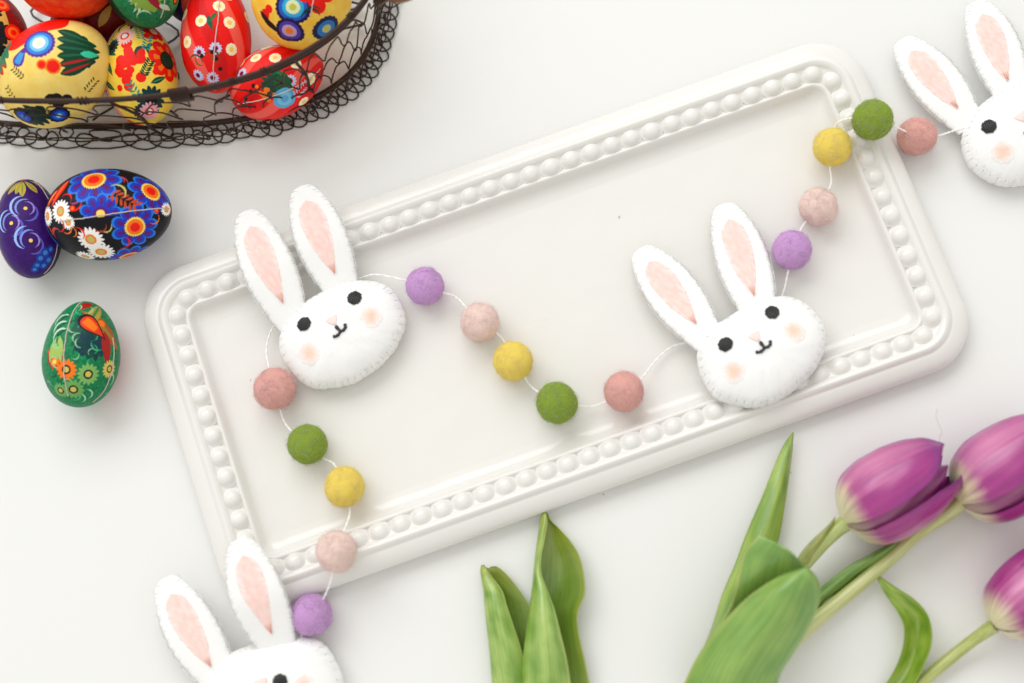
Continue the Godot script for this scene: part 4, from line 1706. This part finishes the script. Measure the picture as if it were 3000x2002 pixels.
func stem(o: Node3D, pts: Array, radii: Array, a: Color, b: Color):
	var p := []
	for q in pts:
		p.append(at(q[0], q[1], q[2]))
	var line := spline(p, 50)
	var rows := []
	var cols := []
	var side := Vector3.ZERO
	for i in 50:
		var s := i / 49.0
		var t := (line[mini(i + 1, 49)] - line[maxi(i - 1, 0)]).normalized()
		side = t.cross(Vector3.UP).normalized()
		var other := t.cross(side)
		var f := s * (radii.size() - 1)
		var k := mini(int(f), radii.size() - 2)
		var rad := lerpf(radii[k], radii[k + 1], f - k)
		var r := PackedVector3Array()
		var c := PackedColorArray()
		for j in 20:
			var w := TAU * j / 20.0
			r.append(line[i] + (side * cos(w) + other * sin(w)) * rad * (1.0 + 0.04 * bumps.get_noise_2d(w * 2.0, s * 9.0)) * MM)
			c.append(a.lerp(b, clampf(0.5 + 0.9 * bumps.get_noise_2d(cos(w) * 1.5 + 3.0, s * 5.0 + sin(w)), 0, 1)))
		rows.append(r)
		cols.append(c)
	var g := geo(o)
	g.grid(rows, true, true, cols)
	part("stem", g.mesh(), M.leaf, o)


func tulips():
	var dark := lin(112, 156, 46)
	var light := lin(184, 208, 96)
	var edge := lin(196, 190, 84)
	var pale := lin(206, 214, 150)
	var grow := "purple tulips on the table"
	# first tulip: nearest to the tray, with a spear leaf, a hooded leaf and a small bract
	var o := thing("tulip", "purple pink tulip nearest the tray, with a broad hooded leaf", "tulip", at(1800, 1380, 0), grow)
	bloom(o, at(1938, 1202, 20), at(2193, 1042, 27), 22.6, [[-165, 62, 0.97, 0.97, 0.0, 0.0], [24, 44, 0.88, 0.93, -0.1, 0.0], [150, 50, 0.86, 0.92, 0.0, 0.0], [-90, 50, 0.86, 0.92, -0.1, 0.0], [98, 68, 1.0, 1.04, 0.06, 0.07], [-52, 67, 1.04, 1.0, 0.0, 0.03]], 1)
	stem(o, [[1943, 1199, 20], [1915, 1222, 18], [1870, 1270, 15], [1810, 1340, 12], [1740, 1440, 9], [1690, 1540, 8], [1650, 1640, 8]], [4.6, 3.6, 3.4, 3.5, 3.6], lin(186, 198, 108), lin(212, 216, 146))
	var spear := right_zone([
		[[150, 1500, 6], [190, 1480, 12], [300, 1500, 8]],
		[[240, 1290, 6], [300, 1270, 14], [400, 1300, 9]],
		[[305, 1090, 7], [400, 1060, 15], [500, 1060, 9]],
		[[375, 925, 8], [460, 900, 15], [560, 920, 9]],
		[[432, 770, 8], [520, 770, 14], [612, 790, 8]],
		[[515, 575, 8], [590, 580, 12], [646, 600, 8]],
		[[565, 450, 8], [625, 450, 11], [668, 450, 7]],
		[[610, 340, 7], [655, 340, 9], [684, 330, 6]],
		[[650, 262, 6], [678, 255, 7], [690, 250, 6]],
		[[682, 218, 6], [688, 214, 6], [693, 220, 6]],
	])
	part("leaf", loft(o, spear, 70, 25, 0.6, green_tint(dark, light, lin(170, 170, 74), pale, 0.95, 1.0)), M.leaf, o)
	var hood := right_zone([
		[[60, 1700, 18], [300, 1690, 34], [560, 1690, 30], [580, 1660, 20], [380, 1640, 8], [100, 1640, 10]],
		[[105, 1560, 22], [340, 1550, 40], [580, 1545, 34], [600, 1520, 24], [400, 1500, 12], [140, 1500, 14]],
		[[190, 1395, 28], [430, 1390, 46], [672, 1400, 38], [690, 1370, 28], [480, 1370, 18], [225, 1360, 20]],
		[[318, 1232, 36], [560, 1220, 52], [765, 1235, 44], [785, 1190, 36], [570, 1150, 28], [340, 1190, 29]],
		[[448, 1102, 44], [650, 1075, 57], [805, 1100, 50], [820, 1055, 44], [610, 980, 40], [385, 1030, 37]],
		[[600, 1000, 51], [720, 985, 58], [800, 1010, 55], [795, 970, 50], [640, 880, 47], [428, 868, 40]],
		[[735, 948, 55], [752, 946, 57], [765, 950, 57], [742, 930, 55], [655, 840, 51], [506, 772, 43]],
	])
	part("leaf", loft(o, hood, 60, 46, 0.7, func(u: float, v: float, below: bool) -> Color:
		var c := dark.lerp(light, clampf(0.5 + 0.8 * bumps.get_noise_2d(u * 6.0, v * 3.0) + 0.3 * bumps.get_noise_2d(u * 22.0, v * 1.5), 0, 1))
		c = c.lerp(lin(124, 176, 88), 0.5)
		return c.lerp(lin(206, 204, 120), maxf(smoothstep(0.03, 0.0, u), smoothstep(0.975, 1.0, u)) * 0.9)), M.leaf, o)
	var bract := right_zone([
		[[690, 960, 13], [730, 920, 21], [800, 930, 14]],
		[[720, 880, 14], [775, 850, 22], [815, 890, 15]],
		[[780, 805, 15], [830, 790, 22], [850, 830, 17]],
		[[850, 740, 18], [872, 735, 23], [885, 770, 19]],
		[[885, 705, 20], [897, 705, 23], [905, 720, 21]],
		[[912, 672, 22], [915, 670, 22], [918, 674, 22]],
	])
	part("bract", loft(o, bract, 40, 15, 0.6, green_tint(lin(150, 160, 70), lin(196, 196, 110), lin(206, 176, 84), pale, 0.75, 4.0)), M.leaf, o)
	# second tulip
	var o2 := thing("tulip", "purple tulip cut off by the right edge, on the long pale stem", "tulip", at(2150, 1180, 0), grow)
	bloom(o2, at(2202, 1157, 17), at(2460, 978, 24), 22.8, [[-165, 62, 0.97, 0.97, 0.0, 0.0], [34, 44, 0.88, 0.94, 0.0, 0.0], [160, 50, 0.86, 0.92, 0.0, 0.0], [-90, 50, 0.86, 0.92, 0.0, 0.0], [104, 60, 1.0, 1.02, 0.04, 0.08], [-44, 64, 1.04, 1.0, 0.0, 0.05]], 2)
	stem(o2, [[2206, 1154, 17], [2175, 1180, 15], [2110, 1222, 10], [2050, 1276, 8], [1960, 1352, 7], [1850, 1445, 7], [1770, 1520, 7], [1700, 1600, 7]], [4.2, 3.6, 3.6, 3.9, 4.2, 4.2], lin(206, 208, 126), lin(236, 232, 178))
	var strap := right_zone([
		[[700, 1290, 3], [740, 1270, 5], [780, 1270, 4]],
		[[785, 1130, 5], [815, 1130, 9], [850, 1140, 5]],
		[[815, 1075, 6], [860, 1085, 10], [930, 1080, 5]],
		[[900, 1000, 7], [965, 1000, 12], [1040, 990, 6]],
		[[1000, 928, 8], [1060, 930, 13], [1110, 940, 7]],
		[[1110, 868, 9], [1150, 875, 13], [1190, 890, 8]],
		[[1210, 812, 9], [1235, 820, 11], [1255, 840, 8]],
		[[1295, 765, 9], [1298, 766, 9], [1300, 768, 8]],
	])
	part("leaf", loft(o2, strap, 50, 17, 0.6, green_tint(lin(96, 146, 54), lin(158, 188, 96), lin(150, 180, 110), pale, 0.98, 7.0)), M.leaf, o2)
	# third tulip
	var o3 := thing("tulip", "purple tulip at the lower right edge with a curling leaf", "tulip", at(2220, 1480, 0), grow)
	bloom(o3, at(2280, 1438, 17), at(2512, 1246, 23), 19.8, [[-165, 60, 0.97, 0.97, 0.0, 0.0], [160, 50, 0.86, 0.92, 0.0, 0.0], [42, 44, 0.88, 0.93, 0.0, 0.0], [-104, 58, 1.0, 1.0, 0.1, 0.05], [88, 56, 1.0, 1.0, 0.06, 0.08], [-20, 56, 1.03, 1.0, 0.0, 0.05]], 3)
	stem(o3, [[2284, 1435, 17], [2255, 1455, 13], [2200, 1496, 8], [2110, 1572, 6], [2030, 1650, 6]], [4.0, 3.2, 3.2, 3.4], lin(180, 190, 92), lin(214, 214, 140))
	var curl := right_zone([
		[[1120, 1660, 4], [1200, 1640, 5], [1290, 1660, 9]],
		[[1205, 1550, 6], [1290, 1530, 5], [1362, 1545, 12]],
		[[1258, 1450, 9], [1330, 1430, 5], [1400, 1460, 14]],
		[[1286, 1350, 11], [1350, 1350, 6], [1432, 1370, 15]],
		[[1286, 1262, 12], [1360, 1250, 7], [1436, 1280, 15]],
		[[1255, 1190, 12], [1330, 1180, 8], [1408, 1190, 14]],
		[[1210, 1125, 11], [1270, 1110, 9], [1345, 1118, 12]],
		[[1170, 1065, 9], [1205, 1060, 9], [1262, 1062, 10]],
		[[1142, 1005, 7], [1160, 1003, 8], [1185, 1012, 8]],
		[[1130, 970, 6], [1133, 969, 6], [1136, 970, 6]],
	])
	part("leaf", loft(o3, curl, 60, 25, 0.6, green_tint(lin(116, 156, 36), lin(178, 200, 78), lin(160, 186, 90), pale, 0.98, 10.0)), M.leaf, o3)
	# leaves of tulips that lie beyond the bottom edge
	var tall := mid_zone([
		[[920, 1690, 15], [700, 1680, 19], [500, 1690, 10], [640, 1690, 3], [850, 1690, 3], [1090, 1690, 8]],
		[[912, 1560, 15], [700, 1560, 20], [512, 1568, 10], [640, 1560, 3], [840, 1560, 3], [1068, 1560, 8]],
		[[878, 1350, 16], [690, 1350, 20], [526, 1350, 11], [640, 1350, 3], [820, 1350, 4], [1026, 1350, 10]],
		[[832, 1160, 17], [680, 1160, 20], [548, 1160, 11], [640, 1160, 4], [800, 1160, 4], [978, 1130, 11]],
		[[785, 970, 16], [670, 960, 18], [574, 970, 10], [650, 970, 3], [800, 980, 3], [972, 985, 12]],
		[[728, 815, 14], [660, 800, 15], [596, 815, 9], [660, 820, 3], [830, 830, 3], [1030, 835, 13]],
		[[672, 660, 12], [636, 650, 12], [612, 660, 8], [680, 680, 3], [840, 690, 3], [1028, 690, 12]],
		[[672, 520, 11], [645, 510, 10], [628, 520, 7], [700, 540, 3], [830, 550, 3], [990, 520, 10]],
		[[696, 390, 10], [660, 380, 9], [646, 390, 6], [710, 410, 3], [800, 420, 3], [910, 385, 9]],
		[[722, 240, 8], [690, 240, 8], [664, 250, 5], [715, 270, 3], [770, 280, 3], [810, 275, 6]],
		[[716, 180, 7], [698, 170, 7], [682, 165, 5], [710, 190, 4], [735, 205, 4], [745, 215, 5]],
		[[708, 140, 5], [702, 138, 5], [700, 139, 5], [704, 141, 4], [708, 142, 4], [712, 142, 4]],
	])
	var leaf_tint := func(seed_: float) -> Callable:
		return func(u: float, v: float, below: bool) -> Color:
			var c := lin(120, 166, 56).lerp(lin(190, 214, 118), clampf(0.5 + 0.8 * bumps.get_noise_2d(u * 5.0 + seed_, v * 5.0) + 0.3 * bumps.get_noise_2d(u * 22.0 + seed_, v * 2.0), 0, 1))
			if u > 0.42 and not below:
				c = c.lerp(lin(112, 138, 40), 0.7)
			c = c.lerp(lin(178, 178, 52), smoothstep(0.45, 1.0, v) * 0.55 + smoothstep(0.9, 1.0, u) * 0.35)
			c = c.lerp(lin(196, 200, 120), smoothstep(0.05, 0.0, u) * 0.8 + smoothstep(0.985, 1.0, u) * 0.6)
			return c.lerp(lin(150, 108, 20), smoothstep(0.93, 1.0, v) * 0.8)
	var l1 := thing("tulip_leaf", "tall green tulip leaf folded lengthwise, its tip touching the tray", "leaf", at(1270, 1500, 0))
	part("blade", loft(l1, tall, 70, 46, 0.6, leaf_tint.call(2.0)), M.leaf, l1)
	var short := mid_zone([
		[[590, 1690, 8], [430, 1680, 13], [280, 1690, 7], [400, 1690, 2], [520, 1690, 2], [720, 1690, 3]],
		[[550, 1540, 9], [410, 1530, 14], [266, 1540, 8], [400, 1540, 2], [520, 1540, 2], [700, 1540, 3]],
		[[505, 1300, 10], [370, 1290, 14], [246, 1300, 8], [370, 1300, 2], [500, 1300, 2], [660, 1300, 4]],
		[[440, 1090, 10], [320, 1080, 14], [222, 1090, 8], [340, 1090, 2], [480, 1090, 2], [620, 1080, 5]],
		[[385, 930, 10], [290, 920, 13], [206, 930, 7], [320, 940, 2], [440, 940, 2], [570, 930, 5]],
		[[345, 800, 9], [268, 800, 11], [196, 800, 7], [300, 820, 2], [390, 820, 3], [488, 795, 5]],
		[[266, 690, 7], [220, 690, 8], [178, 690, 6], [250, 700, 3], [310, 700, 3], [395, 680, 5]],
		[[226, 632, 6], [200, 630, 7], [171, 630, 5], [232, 640, 4], [270, 630, 4], [330, 618, 5]],
		[[196, 590, 5], [188, 586, 5], [182, 588, 5], [230, 612, 4], [250, 600, 4], [290, 597, 5]],
	])
	var l2 := thing("tulip_leaf", "short green tulip leaf with a brown split tip, left of the tall leaf", "leaf", at(1165, 1500, 0))
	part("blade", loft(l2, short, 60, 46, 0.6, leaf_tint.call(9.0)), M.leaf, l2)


# ================= small marks =================

func small_marks():
	# crumbs and specks on the tray
	var r := RandomNumberGenerator.new()
	r.seed = 2
	var o := Geo.new()
	for q in [[620, 1210, 0.5], [674, 1246, 0.4], [836, 1275, 0.45], [610, 1168, 0.3], [575, 873, 0.35], [700, 1252, 0.25], [661, 1238, 0.22], [663, 1248, 0.2], [1385, 1135, 0.45], [1421, 498, 0.4], [1995, 390, 0.35], [2095, 480, 0.3], [1960, 770, 0.3], [2420, 300, 0.3], [1815, 1085, 0.35], [416, 1530, 0.4], [483, 965, 0.3]]:
		var p := at(q[0], q[1], 4.8)
		if q[0] == 575.0 or q[0] == 1385.0 or q[0] == 836.0:
			p = at(q[0], q[1], 13)
		if q[0] == 416.0:
			p = at(q[0], q[1], 0.4)
		var d: Vector3 = Vector3(r.randfn(), 0, r.randfn()).normalized() * q[2] * 1.6 * MM
		o.tube(PackedVector3Array([p - d, p, p + d]), [0.3 * q[2] * MM, 0.55 * q[2] * MM, 0.25 * q[2] * MM], 5)
	var c := part("crumbs", o.mesh(), M.crumb, self)
	tag(c, "tiny brown crumbs scattered over the white tray", "crumbs", "", "stuff")
	var g := Geo.new()
	g.tube(spline([at(2152, 938, 0.4), at(2148, 952, 0.5), at(2154, 972, 0.4), at(2162, 990, 0.5), at(2157, 1000, 0.4), at(2156, 1014, 0.4)], 30), 0.00008, 5)
	var l := part("lint_thread", g.mesh(), M.lint, self)
	tag(l, "short grey thread of lint on the table above the tulips", "lint")
